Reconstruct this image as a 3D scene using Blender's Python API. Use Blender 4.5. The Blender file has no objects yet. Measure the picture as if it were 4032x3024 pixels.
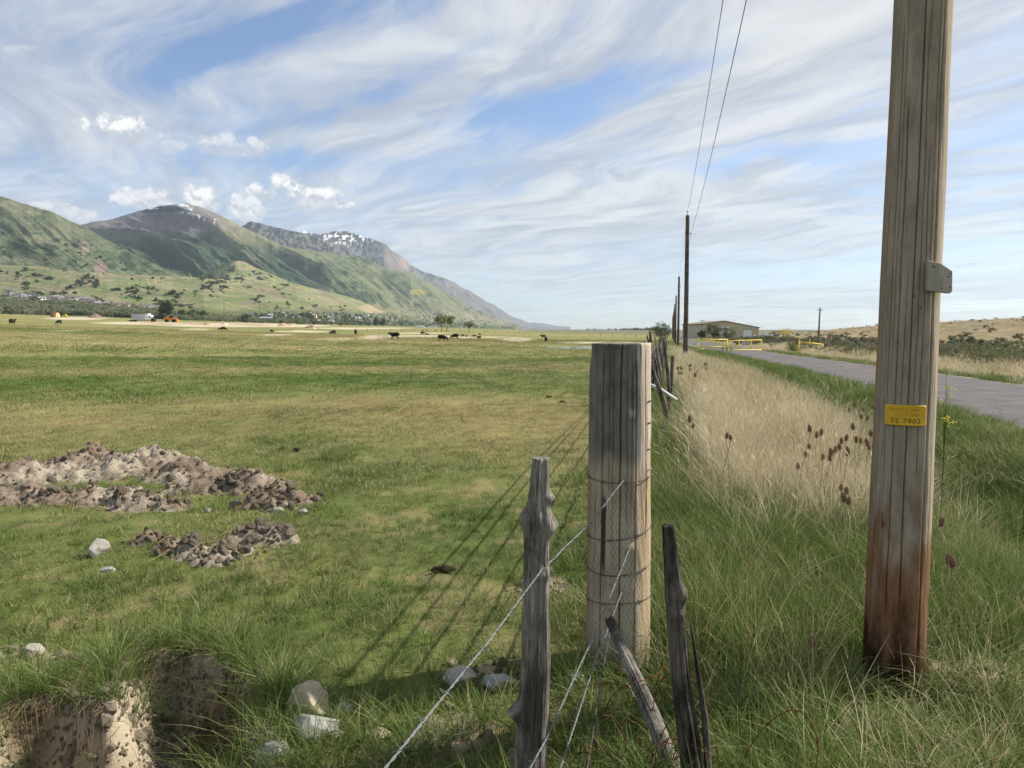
import bpy, bmesh, math, random
import numpy as np
from mathutils import Vector, Matrix, Euler
from mathutils.bvhtree import BVHTree
R = math.radians
scene = bpy.context.scene
C = scene.collection
# ------------------------------------------------------------------ camera
FPX, CX, CY, HOR = 3028.0, 2016.0, 1512.0, 1297.0
CAMZ = 1.6
PITCH = math.atan((CY - HOR) / FPX)
cam_d = bpy.data.cameras.new('camera'); cam = bpy.data.objects.new('camera', cam_d); C.objects.link(cam)
cam.location = (0, 0, CAMZ); cam.rotation_euler = (math.pi / 2 - PITCH, 0, 0)
cam_d.sensor_width = 36.0; cam_d.sensor_fit = 'HORIZONTAL'; cam_d.lens = 36.0 * FPX / 4032.0
cam_d.clip_start = 0.05; cam_d.clip_end = 120000
scene.camera = cam
# ------------------------------------------------------------------ light
SUN_EL, SUN_BACK = R(40), R(-18)
sun_dir = Vector((math.cos(SUN_EL) * math.cos(SUN_BACK), -math.cos(SUN_EL) * math.sin(SUN_BACK), math.sin(SUN_EL)))
sd = bpy.data.lights.new('sun', 'SUN'); sun = bpy.data.objects.new('sun', sd); C.objects.link(sun)
sd.energy = 5.0; sd.angle = R(0.6); sd.color = (1.0, 0.93, 0.82)
sun.rotation_euler = sun_dir.to_track_quat('Z', 'Y').to_euler(); sun.location = (30, -10, 40)
scene.view_settings.view_transform = 'Standard'; scene.view_settings.look = 'None'
scene.view_settings.gamma = 1.0; scene.view_settings.exposure = 0.62; scene.view_settings.use_curve_mapping = False
scene.render.engine = 'CYCLES'
scene.cycles.use_denoising = True
scene.cycles.max_bounces = 4; scene.cycles.diffuse_bounces = 2; scene.cycles.glossy_bounces = 2
scene.cycles.transmission_bounces = 3; scene.cycles.volume_bounces = 0; scene.cycles.transparent_max_bounces = 6
scene.cycles.caustics_reflective = False; scene.cycles.caustics_refractive = False

# ------------------------------------------------------------------ node helper
class NT:
    def __init__(s, tree):
        s.t = tree; s.t.nodes.clear()
    def n(s, typ, _o=0, **kw):
        nd = s.t.nodes.new(typ)
        for k, v in kw.items():
            if k.startswith('_'):
                setattr(nd, k[1:], v)
        for k, v in kw.items():
            if k.startswith('_'): continue
            key = int(k[1:]) if (k[0] == 'i' and k[1:].isdigit()) else k.replace('__', ' ')
            s.set(nd.inputs[key], v)
        return nd
    def set(s, sock, v):
        if isinstance(v, bpy.types.NodeSocket): s.t.links.new(v, sock)
        elif isinstance(v, bpy.types.Node): s.t.links.new(v.outputs[0], sock)
        else:
            if isinstance(v, (tuple, list)) and len(v) == 3 and sock.type == 'RGBA': v = (*v, 1)
            sock.default_value = v
    def m(s, op, a, b=0.0, c=0.0, clamp=False):
        nd = s.t.nodes.new('ShaderNodeMath'); nd.operation = op; nd.use_clamp = clamp
        s.set(nd.inputs[0], a)
        if op not in ('ABSOLUTE', 'SQRT', 'EXPONENT', 'SINE'): s.set(nd.inputs[1], b)
        if op in ('MULTIPLY_ADD',): s.set(nd.inputs[2], c)
        return nd.outputs[0]
    def mr(s, v, a, b, c=0.0, d=1.0, smooth=True):
        nd = s.t.nodes.new('ShaderNodeMapRange'); nd.interpolation_type = 'SMOOTHSTEP' if smooth else 'LINEAR'
        s.set(nd.inputs[0], v)
        for i, q in enumerate((a, b, c, d)): s.set(nd.inputs[1 + i], q)
        return nd.outputs[0]
    def mix(s, f, a, b, mode='MIX'):
        nd = s.t.nodes.new('ShaderNodeMix'); nd.data_type = 'RGBA'; nd.blend_type = mode
        s.set(nd.inputs[0], f); s.set(nd.inputs[6], a); s.set(nd.inputs[7], b)
        return nd.outputs[2]
    def noise(s, vec=None, scale=5.0, detail=4.0, rough=0.55, dist=0.0, out=0):
        nd = s.t.nodes.new('ShaderNodeTexNoise')
        if vec is not None: s.set(nd.inputs['Vector'], vec)
        nd.inputs['Scale'].default_value = scale; nd.inputs['Detail'].default_value = detail
        nd.inputs['Roughness'].default_value = rough; nd.inputs['Distortion'].default_value = dist
        return nd.outputs[out]
    def xyz(s, x, y, z=0.0):
        nd = s.t.nodes.new('ShaderNodeCombineXYZ')
        for i, q in enumerate((x, y, z)): s.set(nd.inputs[i], q)
        return nd.outputs[0]
    def sep(s, v):
        nd = s.t.nodes.new('ShaderNodeSeparateXYZ'); s.set(nd.inputs[0], v); return nd.outputs
    def scale(s, v, sc, loc=(0, 0, 0), rot=(0, 0, 0)):
        nd = s.t.nodes.new('ShaderNodeMapping'); s.set(nd.inputs[0], v)
        nd.inputs['Scale'].default_value = sc; nd.inputs['Location'].default_value = loc; nd.inputs['Rotation'].default_value = rot
        return nd.outputs[0]
    def attr(s, name, typ='GEOMETRY'):
        nd = s.t.nodes.new('ShaderNodeAttribute'); nd.attribute_type = typ; nd.attribute_name = name; return nd.outputs

MATS = {}
def new_mat(name):
    m = bpy.data.materials.new(name); m.use_nodes = True; MATS[name] = m
    return m, NT(m.node_tree)
def finish(k, color, rough=0.85, spec=0.2, bump=None, bstr=0.3, bdist=0.01, metal=0.0, trans=0.0):
    b = k.n('ShaderNodeBsdfPrincipled'); k.set(b.inputs['Base Color'], color); k.set(b.inputs['Roughness'], rough)
    b.inputs['Specular IOR Level'].default_value = spec; b.inputs['Metallic'].default_value = metal
    if bump is not None:
        bn = k.n('ShaderNodeBump', Height=bump); bn.inputs['Strength'].default_value = bstr; bn.inputs['Distance'].default_value = bdist
        k.set(b.inputs['Normal'], bn.outputs[0])
    sh = b.outputs[0]
    if trans > 0:
        tr = k.n('ShaderNodeBsdfTranslucent', Color=color)
        mx = k.n('ShaderNodeMixShader', i0=trans, i1=sh, i2=tr.outputs[0]); sh = mx.outputs[0]
    o = k.n('ShaderNodeOutputMaterial', i0=sh)
def flat(name, col, rough=0.8, spec=0.2, metal=0.0, var=0.15, nscale=6.0):
    m, k = new_mat(name)
    tc = k.n('ShaderNodeTexCoord')
    nz = k.noise(tc.outputs['Object'], nscale, 5)
    c = k.mix(k.mr(nz, 0.3, 0.7), tuple(q * (1 - var) for q in col), tuple(min(1, q * (1 + var)) for q in col))
    finish(k, c, rough, spec, nz, 0.15, 0.01, metal)
    return m

# ------------------------------------------------------------------ world
world = bpy.data.worlds.new('World'); scene.world = world; world.use_nodes = True
k = NT(world.node_tree)
sky = k.n('ShaderNodeTexSky', _sky_type='NISHITA', _sun_disc=False, _sun_elevation=SUN_EL, _sun_rotation=R(90) + SUN_BACK,
          _altitude=1300.0, _air_density=1.0, _dust_density=1.2, _ozone_density=1.4)
gen = k.n('ShaderNodeTexCoord').outputs['Generated']
dx, dy, dz = k.sep(gen)[:3]
zz = k.m('ADD', k.m('MAXIMUM', dz, 0.0), 0.05)
U = k.m('DIVIDE', dx, zz); V = k.m('DIVIDE', dy, zz)
P = k.m('ADD', k.m('MULTIPLY', U, 0.55), k.m('MULTIPLY', V, -0.835))
Q = k.m('ADD', k.m('MULTIPLY', U, 0.835), k.m('MULTIPLY', V, 0.55))
warp = k.noise(k.xyz(U, V, 3.7), 0.35, 3, 0.5, 0, 1)
wx, wy, wz = k.sep(warp)[:3]
Pw = k.m('ADD', P, k.m('MULTIPLY', wx, 1.6)); Qw = k.m('ADD', Q, k.m('MULTIPLY', wy, 1.9))
big = k.noise(k.xyz(k.m('MULTIPLY', Pw, 0.42), Qw, 1.0), 0.62, 4, 0.5, 0.3)
wisp = k.noise(k.xyz(k.m('MULTIPLY', Pw, 0.26), Qw, 8.0), 2.9, 8, 0.66, 1.1)
fine = k.noise(k.xyz(k.m('MULTIPLY', Pw, 0.16), Qw, 5.0), 6.5, 6, 0.65, 0.9)
X = k.m('DIVIDE', dx, k.m('MAXIMUM', dy, 0.02)); Z = k.m('DIVIDE', dz, k.m('MAXIMUM', dy, 0.02))
front = k.mr(dy, 0.05, 0.25)
cw = k.noise(k.xyz(X, Z, 0.0), 7.0, 4, 0.6, 0.0, 1)
cwx, cwy, cwz = k.sep(cw)[:3]
Xd = k.m('ADD', X, k.m('MULTIPLY', k.m('SUBTRACT', cwx, 0.5), 0.12)); Zd = k.m('ADD', Z, k.m('MULTIPLY', k.m('SUBTRACT', cwy, 0.5), 0.07))
def px2t(px, py): return (px - CX) / FPX, (HOR - py) / FPX
def gauss(px, py, a, b, rot):
    x0, z0 = px2t(px, py); a /= FPX; b /= FPX; c, s = math.cos(R(rot)), math.sin(R(rot))
    ex = k.m('SUBTRACT', Xd, x0); ez = k.m('SUBTRACT', Zd, z0)
    p = k.m('ADD', k.m('MULTIPLY', ex, c / a), k.m('MULTIPLY', ez, s / a))
    q = k.m('ADD', k.m('MULTIPLY', ex, -s / b), k.m('MULTIPLY', ez, c / b))
    return k.m('EXPONENT', k.m('MULTIPLY', k.m('ADD', k.m('MULTIPLY', p, p), k.m('MULTIPLY', q, q)), -1.0))
dens = k.m('ADD', k.m('MULTIPLY', big, 0.80), k.m('ADD', k.m('MULTIPLY', wisp, 0.62), k.m('MULTIPLY', fine, 0.42)))
adj = None
for (px, py, a, b, rot, w) in [(1150, 120, 620, 110, 12, -0.40), (820, 240, 330, 60, 22, -0.34), (2050, 470, 330, 85, 8, -0.38), (1250, 660, 240, 45, 0, -0.24),
                               (2450, 330, 480, 60, 14, -0.26), (2950, 640, 420, 45, 6, -0.26), (1500, 380, 600, 50, 20, -0.2),
                               (2300, 1235, 600, 40, 0, -0.10), (3700, 1225, 420, 25, 0, -0.22), (1750, 720, 200, 60, 0, -0.1),
                               (3300, 330, 900, 330, 10, 0.16), (300, 500, 500, 300, 15, 0.14), (1500, 480, 420, 50, 18, 0.14), (2600, 850, 900, 150, 3, 0.14)]:
    g = k.m('MULTIPLY', gauss(px, py, a, b, rot), w)
    adj = g if adj is None else k.m('ADD', adj, g)
dens = k.m('ADD', dens, k.m('MULTIPLY', adj, front))
cov = k.mr(dens, 0.60, 1.12, 0.05, 1.0)
skyb = k.mix(1.0, sky.outputs[0], (.80, .86, .96), 'MULTIPLY')
hz = k.mr(dz, 0.0, 0.12, 1.0, 0.0)
shade = k.mr(k.noise(k.xyz(k.m('MULTIPLY', Pw, 0.4), Qw, 12.0), 2.6, 7, 0.62, 0.8), 0.32, 0.68)
ccol = k.mix(shade, (2.95, 3.2, 3.7), (5.0, 5.1, 5.2))
ccol = k.mix(k.mr(dx, -0.5, 0.5), ccol, k.mix(1.0, ccol, (1.06, 1.02, 0.95), 'MULTIPLY'))
skyc = k.mix(k.m('MULTIPLY', cov, 0.88), skyb, ccol)
# cumulus puffs
puff = k.noise(k.xyz(X, Z, 2.0), 26.0, 7, 0.62, 0.1)
puff2 = k.noise(k.xyz(X, k.m('ADD', Z, -0.006), 2.0), 26.0, 5, 0.6, 0.1)
cum = None; top = None
for (px, py, a, b, rot, w) in [(1225, 775, 190, 48, -14, 1.0), (1060, 770, 95, 42, 0, 0.8), (520, 525, 165, 52, -6, 0.85), (920, 580, 165, 45, -5, 0.62), (700, 590, 90, 22, 0, 0.4),
                               (620, 790, 150, 48, 0, 0.75), (850, 810, 150, 55, -10, 0.85), (980, 835, 80, 50, -10, 0.7), (200, 820, 110, 22, 0, 0.6), (330, 860, 90, 40, 0, 0.6),
                               (140, 230, 75, 22, 0, 0.36), (1200, 815, 130, 30, 0, 0.4)]:
    x0, z0 = px2t(px, py); aa = 1.2 * a / FPX; bb = 1.25 * b / FPX; c, s = math.cos(R(rot)), math.sin(R(rot))
    ex = k.m('SUBTRACT', X, x0); ez = k.m('SUBTRACT', Z, z0)
    p = k.m('ADD', k.m('MULTIPLY', ex, c / aa), k.m('MULTIPLY', ez, s / aa))
    q = k.m('ADD', k.m('MULTIPLY', ex, -s / bb), k.m('MULTIPLY', ez, c / bb))
    d = k.m('SUBTRACT', 1.0, k.m('ADD', k.m('MULTIPLY', p, p), k.m('MULTIPLY', q, q)))
    d = k.m('ADD', d, k.m('MULTIPLY', k.m('SUBTRACT', puff, 0.53), 4.2))
    al = k.mr(d, 0.0, 0.7, 0.0, min(1.0, w * 1.15))
    tp = k.m('MULTIPLY', al, k.mr(k.m('ADD', q, k.m('MULTIPLY', k.m('SUBTRACT', puff, puff2), 6.0)), -0.7, 0.55))
    cum = al if cum is None else k.m('MAXIMUM', cum, al)
    top = tp if top is None else k.m('MAXIMUM', top, tp)
cum = k.m('MULTIPLY', cum, front); 
cumc = k.mix(k.m('MULTIPLY', top, front), (3.5, 3.7, 4.15), (6.5, 6.45, 6.3))
skyc = k.mix(cum, skyc, cumc)
bg = k.n('ShaderNodeBackground', Color=skyc, Strength=0.11)
k.n('ShaderNodeOutputWorld', i0=bg.outputs[0])
# ------------------------------------------------------------------ numpy noise + terrain function
rng = np.random.default_rng(7); rnd = random.Random(11)
TAB = rng.random((8, 256, 256))
def vn(x, y, seed=0):
    T = TAB[seed % 8]; x = np.asarray(x, float) + seed * 17.3; y = np.asarray(y, float) + seed * 9.1
    xi = np.floor(x).astype(int); yi = np.floor(y).astype(int); fx = x - xi; fy = y - yi
    fx = fx * fx * fx * (fx * (fx * 6 - 15) + 10); fy = fy * fy * fy * (fy * (fy * 6 - 15) + 10)
    a = T[xi & 255, yi & 255]; b = T[(xi + 1) & 255, yi & 255]; c = T[xi & 255, (yi + 1) & 255]; d = T[(xi + 1) & 255, (yi + 1) & 255]
    return (a * (1 - fx) + b * fx) * (1 - fy) + (c * (1 - fx) + d * fx) * fy
def fbm(x, y, o=4, seed=0, g=0.5, ridged=False):
    s = 0; a = 1; t = 0
    for i in range(o):
        v = vn(x * 2 ** i, y * 2 ** i, seed + i)
        if ridged: v = 1 - np.abs(2 * v - 1)
        s = s + a * v; t += a; a *= g
    return s / t
def sst(a, b, x):
    t = np.clip((np.asarray(x, float) - a) / (b - a), 0, 1); return t * t * (3 - 2 * t)
DS, DC = math.sin(R(11.6)), math.cos(R(11.6))          # fence / road direction
def st(x, y): return x * DC - y * DS, x * DS + y * DC
def xy(s, t): return s * DC + t * DS, -s * DS + t * DC
def road_c(t): return np.interp(t, [-50, 30, 60, 140, 250, 500, 900], [7.9, 7.9, 6.95, 5.4, 4.6, 4.0, 3.0])
ROADW = 2.35
def zroad(t): return np.interp(t, [-50, 0, 20, 60, 150, 330, 900, 30000], [0, 0, -.05, -.4, -1.1, -2.0, -2.3, -3])
PIT = None
def inside_sd(x, y, poly):       # signed distance to polygon, positive inside
    x = np.asarray(x, float); y = np.asarray(y, float)
    d2 = np.full(x.shape, 1e9); ins = np.zeros(x.shape, bool); n = len(poly)
    for i in range(n):
        ax, ay = poly[i]; bx, by = poly[(i + 1) % n]
        ex, ey = bx - ax, by - ay; L = ex * ex + ey * ey
        t = np.clip(((x - ax) * ex + (y - ay) * ey) / L, 0, 1)
        d2 = np.minimum(d2, (x - ax - t * ex) ** 2 + (y - ay - t * ey) ** 2)
        cond = ((ay > y) != (by > y)) & (x < (bx - ax) * (y - ay) / (by - ay + 1e-12) + ax)
        ins ^= cond
    d = np.sqrt(d2); return np.where(ins, d, -d)
POND = None
def G(x, y, detail=True):
    x = np.asarray(x, float); y = np.asarray(y, float)
    r = np.hypot(x, y); s, t = st(x, y)
    sp = 20 * np.logaddexp(0, -x / 20)
    Pz = 0.035 * np.minimum(sp, 2600) - 1.5 - 0.0008 * np.maximum(x, 0)
    left = Pz * sst(8, 90, r)
    right = zroad(t)
    w = sst(-14, -0.5, s + 0.0 * t) * (1 - sst(600, 1500, r))
    z = left * (1 - w) + right * w
    # road corridor: ditch, bank, crown
    rc = road_c(t); q = s - rc
    ramp = (1 - sst(150, 260, np.abs(t)))
    z = z - 0.42 * np.exp(-((s - (rc - 4.85)) / 0.75) ** 2) * ramp * sst(-30, 3, t)
    z = z + 0.06 * np.exp(-(q / 3.0) ** 4) * ramp
    z = z - 0.25 * np.exp(-((q - 4.6) / 1.2) ** 2) * ramp
    # hill on the far side of the road
    h = 4.3 * sst(9, 58, s) * sst(10, 75, t) * (1 - sst(190, 290, t)) 
    z = z + h + 0.10 * sst(14, 30, s) * fbm(x / 9, y / 9, 3, 3) * (1 - sst(300, 600, r))
    if detail:
        near = 1 - sst(40, 90, r); off = sst(0.25, 0.8, np.abs(q) - ROADW)
        z = z + near * off * (0.10 * (fbm(x * 0.7, y * 0.7, 3, 1) - 0.5) + 0.045 * (fbm(x * 4, y * 4, 3, 2) - 0.5))
        z = z + sst(60, 120, r) * (1 - sst(1500, 3000, r)) * 0.25 * (fbm(x / 25, y / 12, 3, 4) - 0.5) * sst(0.5, 3, np.abs(q) - ROADW)
        if PIT is not None:
            m = (r < 8)
            if m.any():
                wob = 0.10 * (fbm(x[m] * 5, y[m] * 5, 3, 5) - 0.5) if x.ndim else 0
                xm, ym = (x[m], y[m]) if x.ndim else (x, y)
                sd = inside_sd(xm, ym, PIT) + wob
                dep = 0.40 * sst(-0.02, 0.17, sd) + 0.06 * (fbm(xm * 9, ym * 9, 4, 6) - 0.5) * sst(-0.05, 0.1, sd)
                if x.ndim: z = z.copy(); z[m] -= dep
                else: z = z - dep
        if POND is not None:
            sdp = inside_sd(x, y, POND); z = z - 0.35 * sst(-1.5, 2.0, sdp)
    return z
CP, SP = math.cos(PITCH), math.sin(PITCH)
def ray(px, py):
    u = (px - CX) / FPX; v = (CY - py) / FPX
    return Vector((u, CP + v * SP, -SP + v * CP))
def ground(px, py, detail=False):          # where a pixel's ray meets the ground sheet
    d = ray(px, py); lo = None; t = 0.5; prev = t
    while t < 30000:
        p = (d.x * t, d.y * t, CAMZ + d.z * t)
        if p[2] < float(G(np.array([p[0]]), np.array([p[1]]), detail)[0]): break
        prev = t; t *= 1.03
    a, b = prev, t
    for _ in range(30):
        m = (a + b) / 2
        if CAMZ + d.z * m < float(G(np.array([d.x * m]), np.array([d.y * m]), detail)[0]): b = m
        else: a = m
    return Vector((d.x * b, d.y * b, CAMZ + d.z * b))
def gz(x, y): return float(G(np.array([float(x)]), np.array([float(y)]))[0])
def project(x, y, z):
    zr = z - CAMZ; depth = y * CP - zr * SP; up = y * SP + zr * CP
    depth = np.where(depth < 0.05, 0.05, depth)
    return CX + FPX * x / depth, CY - FPX * up / depth
D = 4032 / 2212.0      # photograph pixels per looked-at pixel
_pit = [(-60, 1575), (40, 1530), (120, 1508), (235, 1530), (262, 1450), (300, 1412), (390, 1400), (500, 1432), (565, 1462), (600, 1520), (560, 1570), (570, 1660), (430, 1720), (180, 1740), (-60, 1740)]
PIT = [tuple(ground(a * D, b * D)[:2]) for a, b in _pit]
_pond = [(2040, 1361), (2160, 1358.5), (2330, 1361), (2600, 1364), (2600, 1369), (2330, 1373), (2210, 1370), (2100, 1364.5)]
POND = [tuple(ground(a, b)[:2]) for a, b in _pond]

# ------------------------------------------------------------------ object helpers
def mesh_obj(name, verts, faces, mats=None, parent=None, smooth=False, mat_idx=None):
    me = bpy.data.meshes.new(name)
    if isinstance(verts, np.ndarray): verts = verts.tolist()
    if isinstance(faces, np.ndarray): faces = faces.tolist()
    me.from_pydata(verts, [], faces)
    if mats is not None:
        for m in (mats if isinstance(mats, (list, tuple)) else [mats]): me.materials.append(m)
    if mat_idx is not None: me.polygons.foreach_set('material_index', np.asarray(mat_idx, dtype=np.int32))
    if smooth: me.polygons.foreach_set('use_smooth', np.ones(len(me.polygons), bool))
    me.update()
    o = bpy.data.objects.new(name, me); C.objects.link(o)
    if parent is not None: o.parent = parent
    return o
def tag(o, label=None, cat=None, group=None, kind=None):
    if label: o['label'] = label
    if cat: o['category'] = cat
    if group: o['group'] = group
    if kind: o['kind'] = kind
    return o
def empty(name, loc=(0, 0, 0), rz=0.0, label=None, cat=None, group=None):
    o = bpy.data.objects.new(name, None); C.objects.link(o); o.location = loc; o.rotation_euler = (0, 0, rz); o.empty_display_size = 0.1
    return tag(o, label, cat, group)
def copy_tree(o, parent=None):
    c = o.copy(); C.objects.link(c); c.parent = parent
    for ch in o.children: copy_tree(ch, c)
    return c
def add_attr(me, name, arr, typ='FLOAT', dom='POINT'):
    a = me.attributes.new(name, typ, dom)
    a.data.foreach_set({'FLOAT': 'value', 'INT': 'value', 'FLOAT_VECTOR': 'vector', 'FLOAT_COLOR': 'color'}[typ], np.ascontiguousarray(arr).ravel())
class MB:
    """collects boxes, tubes and quads; build() links them as one mesh object"""
    def __init__(s): s.v = []; s.f = []; s.mi = []
    def box(s, c, d, rot=None, mi=0):
        b = len(s.v); M = rot if rot is not None else Matrix.Identity(3)
        for sx in (-1, 1):
            for sy in (-1, 1):
                for sz in (-1, 1): s.v.append(tuple(Vector(c) + M @ Vector((sx * d[0] / 2, sy * d[1] / 2, sz * d[2] / 2))))
        for q in ((0, 1, 3, 2), (4, 6, 7, 5), (0, 4, 5, 1), (2, 3, 7, 6), (0, 2, 6, 4), (1, 5, 7, 3)): s.f.append([b + i for i in q]); s.mi.append(mi)
        return s
    def tube(s, pts, rad, n=8, cap=True, mi=0):
        pts = [Vector(p) for p in pts]; rad = rad if isinstance(rad, (list, tuple)) else [rad] * len(pts); b = len(s.v)
        prev = None
        for i, p in enumerate(pts):
            t = (pts[min(i + 1, len(pts) - 1)] - pts[max(i - 1, 0)]).normalized()
            if prev is None: a = t.orthogonal().normalized()
            else: a = (prev - t * prev.dot(t)).normalized()
            prev = a; c = t.cross(a)
            for j in range(n):
                th = 2 * math.pi * j / n; s.v.append(tuple(p + (a * math.cos(th) + c * math.sin(th)) * rad[i]))
        for i in range(len(pts) - 1):
            for j in range(n):
                s.f.append([b + i * n + j, b + i * n + (j + 1) % n, b + (i + 1) * n + (j + 1) % n, b + (i + 1) * n + j]); s.mi.append(mi)
        if cap:
            s.f.append([b + j for j in range(n)][::-1]); s.mi.append(mi)
            s.f.append([b + (len(pts) - 1) * n + j for j in range(n)]); s.mi.append(mi)
        return s
    def poly(s, pts, mi=0):
        b = len(s.v); s.v += [tuple(p) for p in pts]; s.f.append(list(range(b, b + len(pts)))); s.mi.append(mi); return s
    def prism(s, pts, dirv, mi=0):           # polygon extruded along dirv
        b = len(s.v); n = len(pts); dv = Vector(dirv)
        s.v += [tuple(p) for p in pts] + [tuple(Vector(p) + dv) for p in pts]
        s.f.append(list(range(b, b + n))[::-1]); s.f.append(list(range(b + n, b + 2 * n))); s.mi += [mi, mi]
        for i in range(n): s.f.append([b + i, b + (i + 1) % n, b + n + (i + 1) % n, b + n + i]); s.mi.append(mi)
        return s
    def build(s, name, mats, parent=None, smooth=False):
        return mesh_obj(name, s.v, s.f, mats, parent, smooth, s.mi)

# ------------------------------------------------------------------ ground sheet
az = np.concatenate([np.linspace(-180, -50, 40, endpoint=False), np.linspace(-50, -40, 14, endpoint=False), np.arange(-40, 40, 0.27), np.linspace(40, 50, 14, endpoint=False), np.linspace(50, 180, 40, endpoint=False)])
az = R(1) * az
rr = np.concatenate([[0.02], np.geomspace(0.35, 2.0, 30, endpoint=False), np.geomspace(2.0, 9.0, 150, endpoint=False), np.geomspace(9.0, 3000, 430, endpoint=False), np.geomspace(3000, 21000, 30)])
A, RRg = np.meshgrid(az, rr, indexing='xy')
gx = (np.sin(A) * RRg).ravel(); gy = (np.cos(A) * RRg).ravel(); gzv = G(gx, gy)
gzv = gzv - np.where(np.hypot(gx, gy) > 20000, 0, 0)
na, nr = len(az), len(rr)
ii, jj = np.meshgrid(np.arange(nr - 1), np.arange(na), indexing='ij')
f0 = ii * na + jj; f1 = ii * na + (jj + 1) % na; f2 = (ii + 1) * na + (jj + 1) % na; f3 = (ii + 1) * na + jj
gfaces = np.stack([f0, f3, f2, f1], -1).reshape(-1, 4)

def dryness(x, y):
    r = np.hypot(x, y)
    base = np.interp(np.log(r + .01), np.log([1, 4, 6, 8, 10, 12.5, 15, 18, 20, 23, 30, 33, 38, 42, 55, 60, 70, 80, 95, 112, 135, 160, 200, 300, 500, 900]),
                     [.28, .27, .27, .32, .40, .56, .66, .62, .34, .10, .12, .56, .60, .22, .16, .50, .26, .52, .66, .55, .45, .55, .5, .45, .5, .5])
    lat = sst(-2, 12, x + 0.12 * y)      # the dark bands belong to the wet ground away from the fence
    base = base + (0.50 - base) * 0.7 * lat * sst(12, 18, r)
    n1 = fbm(x / 5 + 0.1 * y, y / 7, 4, 2) - 0.5; n2 = fbm(x * 1.1, y * 1.1, 3, 5) - 0.5
    far = sst(50, 110, r)
    n3 = fbm(x / 60, y / 14, 4, 1) - 0.5
    return np.clip(base + 0.62 * n1 * (1 - 0.4 * far) + 0.42 * n2 * (1 - far) + 1.3 * n3 * far, 0, 1)
BARE = [(760, 1298, 70, 4), (1100, 1319, 75, 4), (1190, 1306, 110, 4), (1310, 1335, 85, 3.5), (1470, 1333, 60, 4), (1590, 1325, 220, 6), (1860, 1329, 120, 5), (2030, 1338, 80, 8),
        (2370, 1351, 170, 4), (900, 1280, 300, 9), (560, 1273, 200, 6), (1150, 1283, 160, 6), (1420, 1293, 200, 4), (250, 1302, 140, 3), (1660, 1312, 120, 3), (300, 1254, 130, 6)]
def bare_mask(x, y):
    z = G(x, y, False); px, py = project(x, y, z); r = np.hypot(x, y); m = np.zeros(x.shape)
    nn = (fbm(x / 12, y / 12, 3, 3) - 0.5)
    for (a, b, ra, rb) in BARE:
        d = 1 - ((px - a) / ra) ** 2 - ((py - b + 5 * nn) / rb) ** 2
        m = np.maximum(m, sst(-0.2, 0.5, d + 1.2 * nn))
    return m * sst(80, 100, r) * (y > 0)
PILES = []
def cover_cols(x, y):
    r = np.hypot(x, y); s, t = st(x, y); q = s - road_c(t)
    d = dryness(x, y)[:, None]
    green = np.array([.072, .112, .026]); tan = np.array([.235, .20, .09])
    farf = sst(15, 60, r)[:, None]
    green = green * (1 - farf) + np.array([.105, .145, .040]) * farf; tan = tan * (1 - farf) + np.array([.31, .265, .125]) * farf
    c = green * (1 - d) + tan * d
    soil = np.array([.24, .185, .105])
    nb = .6 * sst(0.64, 0.74, fbm(x * 2.3, y * 2.3, 4, 6))[:, None] * (1 - sst(8, 16, r))[:, None]
    c = c * (1 - nb * .8) + soil * nb * .8
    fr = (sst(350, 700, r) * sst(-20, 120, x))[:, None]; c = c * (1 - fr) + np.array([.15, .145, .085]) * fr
    bm = bare_mask(x, y)[:, None]; c = c * (1 - bm) + np.array([.46, .40, .29]) * bm
    # right of the fence
    wr = sst(-0.5, 0.3, s)[:, None] * (1 - sst(150, 400, r))[:, None]
    rg = np.array([.07, .085, .03]); rt = np.array([.20, .165, .085])
    tanm = ((1 - .8 * sst(1.8, 2.2, s) * (1 - sst(9, 13, t))) * sst(0.0, .8, s) * (1 - sst(rc_ditch(t) - .6, rc_ditch(t), s)) * sst(6, 8.5, t))[:, None]
    cr = rg * (1 - tanm) + rt * tanm
    # beyond the road
    brown = np.array([.185, .128, .085]); ol = np.array([.12, .118, .06])
    nz = fbm(x / 7, y / 7, 4, 3)[:, None]
    hillm = (sst(18, 42, s) * sst(20, 60, t))[:, None]
    drym = sst(3.6, 6, q)[:, None]
    beyond = (np.array([.24, .2, .11]) * (1 - hillm) + (brown * nz * 1.2 + ol * (1.1 - nz)) * hillm)
    cr = cr * (1 - drym) + beyond * drym
    # gravel shoulders
    sh = (sst(-.15, .05, np.abs(q) - ROADW) * (1 - sst(.12, .4, np.abs(q) - ROADW + .5 * (fbm(x * 2, y * 2, 3, 1) - .5))))[:, None]
    cr = cr * (1 - sh) + np.array([.40, .36, .29]) * sh
    c = c * (1 - wr) + cr * wr
    # pit
    m = r < 7
    if m.any():
        sd = inside_sd(x[m], y[m], PIT) + .12 * (fbm(x[m] * 5, y[m] * 5, 3, 5) - .5)
        pm = sst(-.12, .0, sd)[:, None]; crust = sst(.4, .6, fbm(x[m] * 3, y[m] * 3, 3, 7))[:, None]
        pc = np.array([.17, .118, .07]) * (1 - crust) + np.array([.36, .31, .235]) * crust
        c[m] = c[m] * (1 - pm) + pc * pm
    for (cx, cy, rx, ry) in PATCH:
        dd = 1 - ((x - cx) / rx) ** 2 - ((y - cy) / ry) ** 2 + 1.4 * (fbm(x * 6, y * 6, 3, 4) - .5)
        pm = sst(-.1, .4, dd)[:, None]; c = c * (1 - pm) + np.array([.34, .27, .20]) * pm
    c = c * (0.82 + 0.36 * fbm(x * 1.7, y * 1.7, 4, 7))[:, None]
    return np.clip(c, 0, 1)
def rc_ditch(t): return road_c(t) - 4.85
PATCH = []
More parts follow.
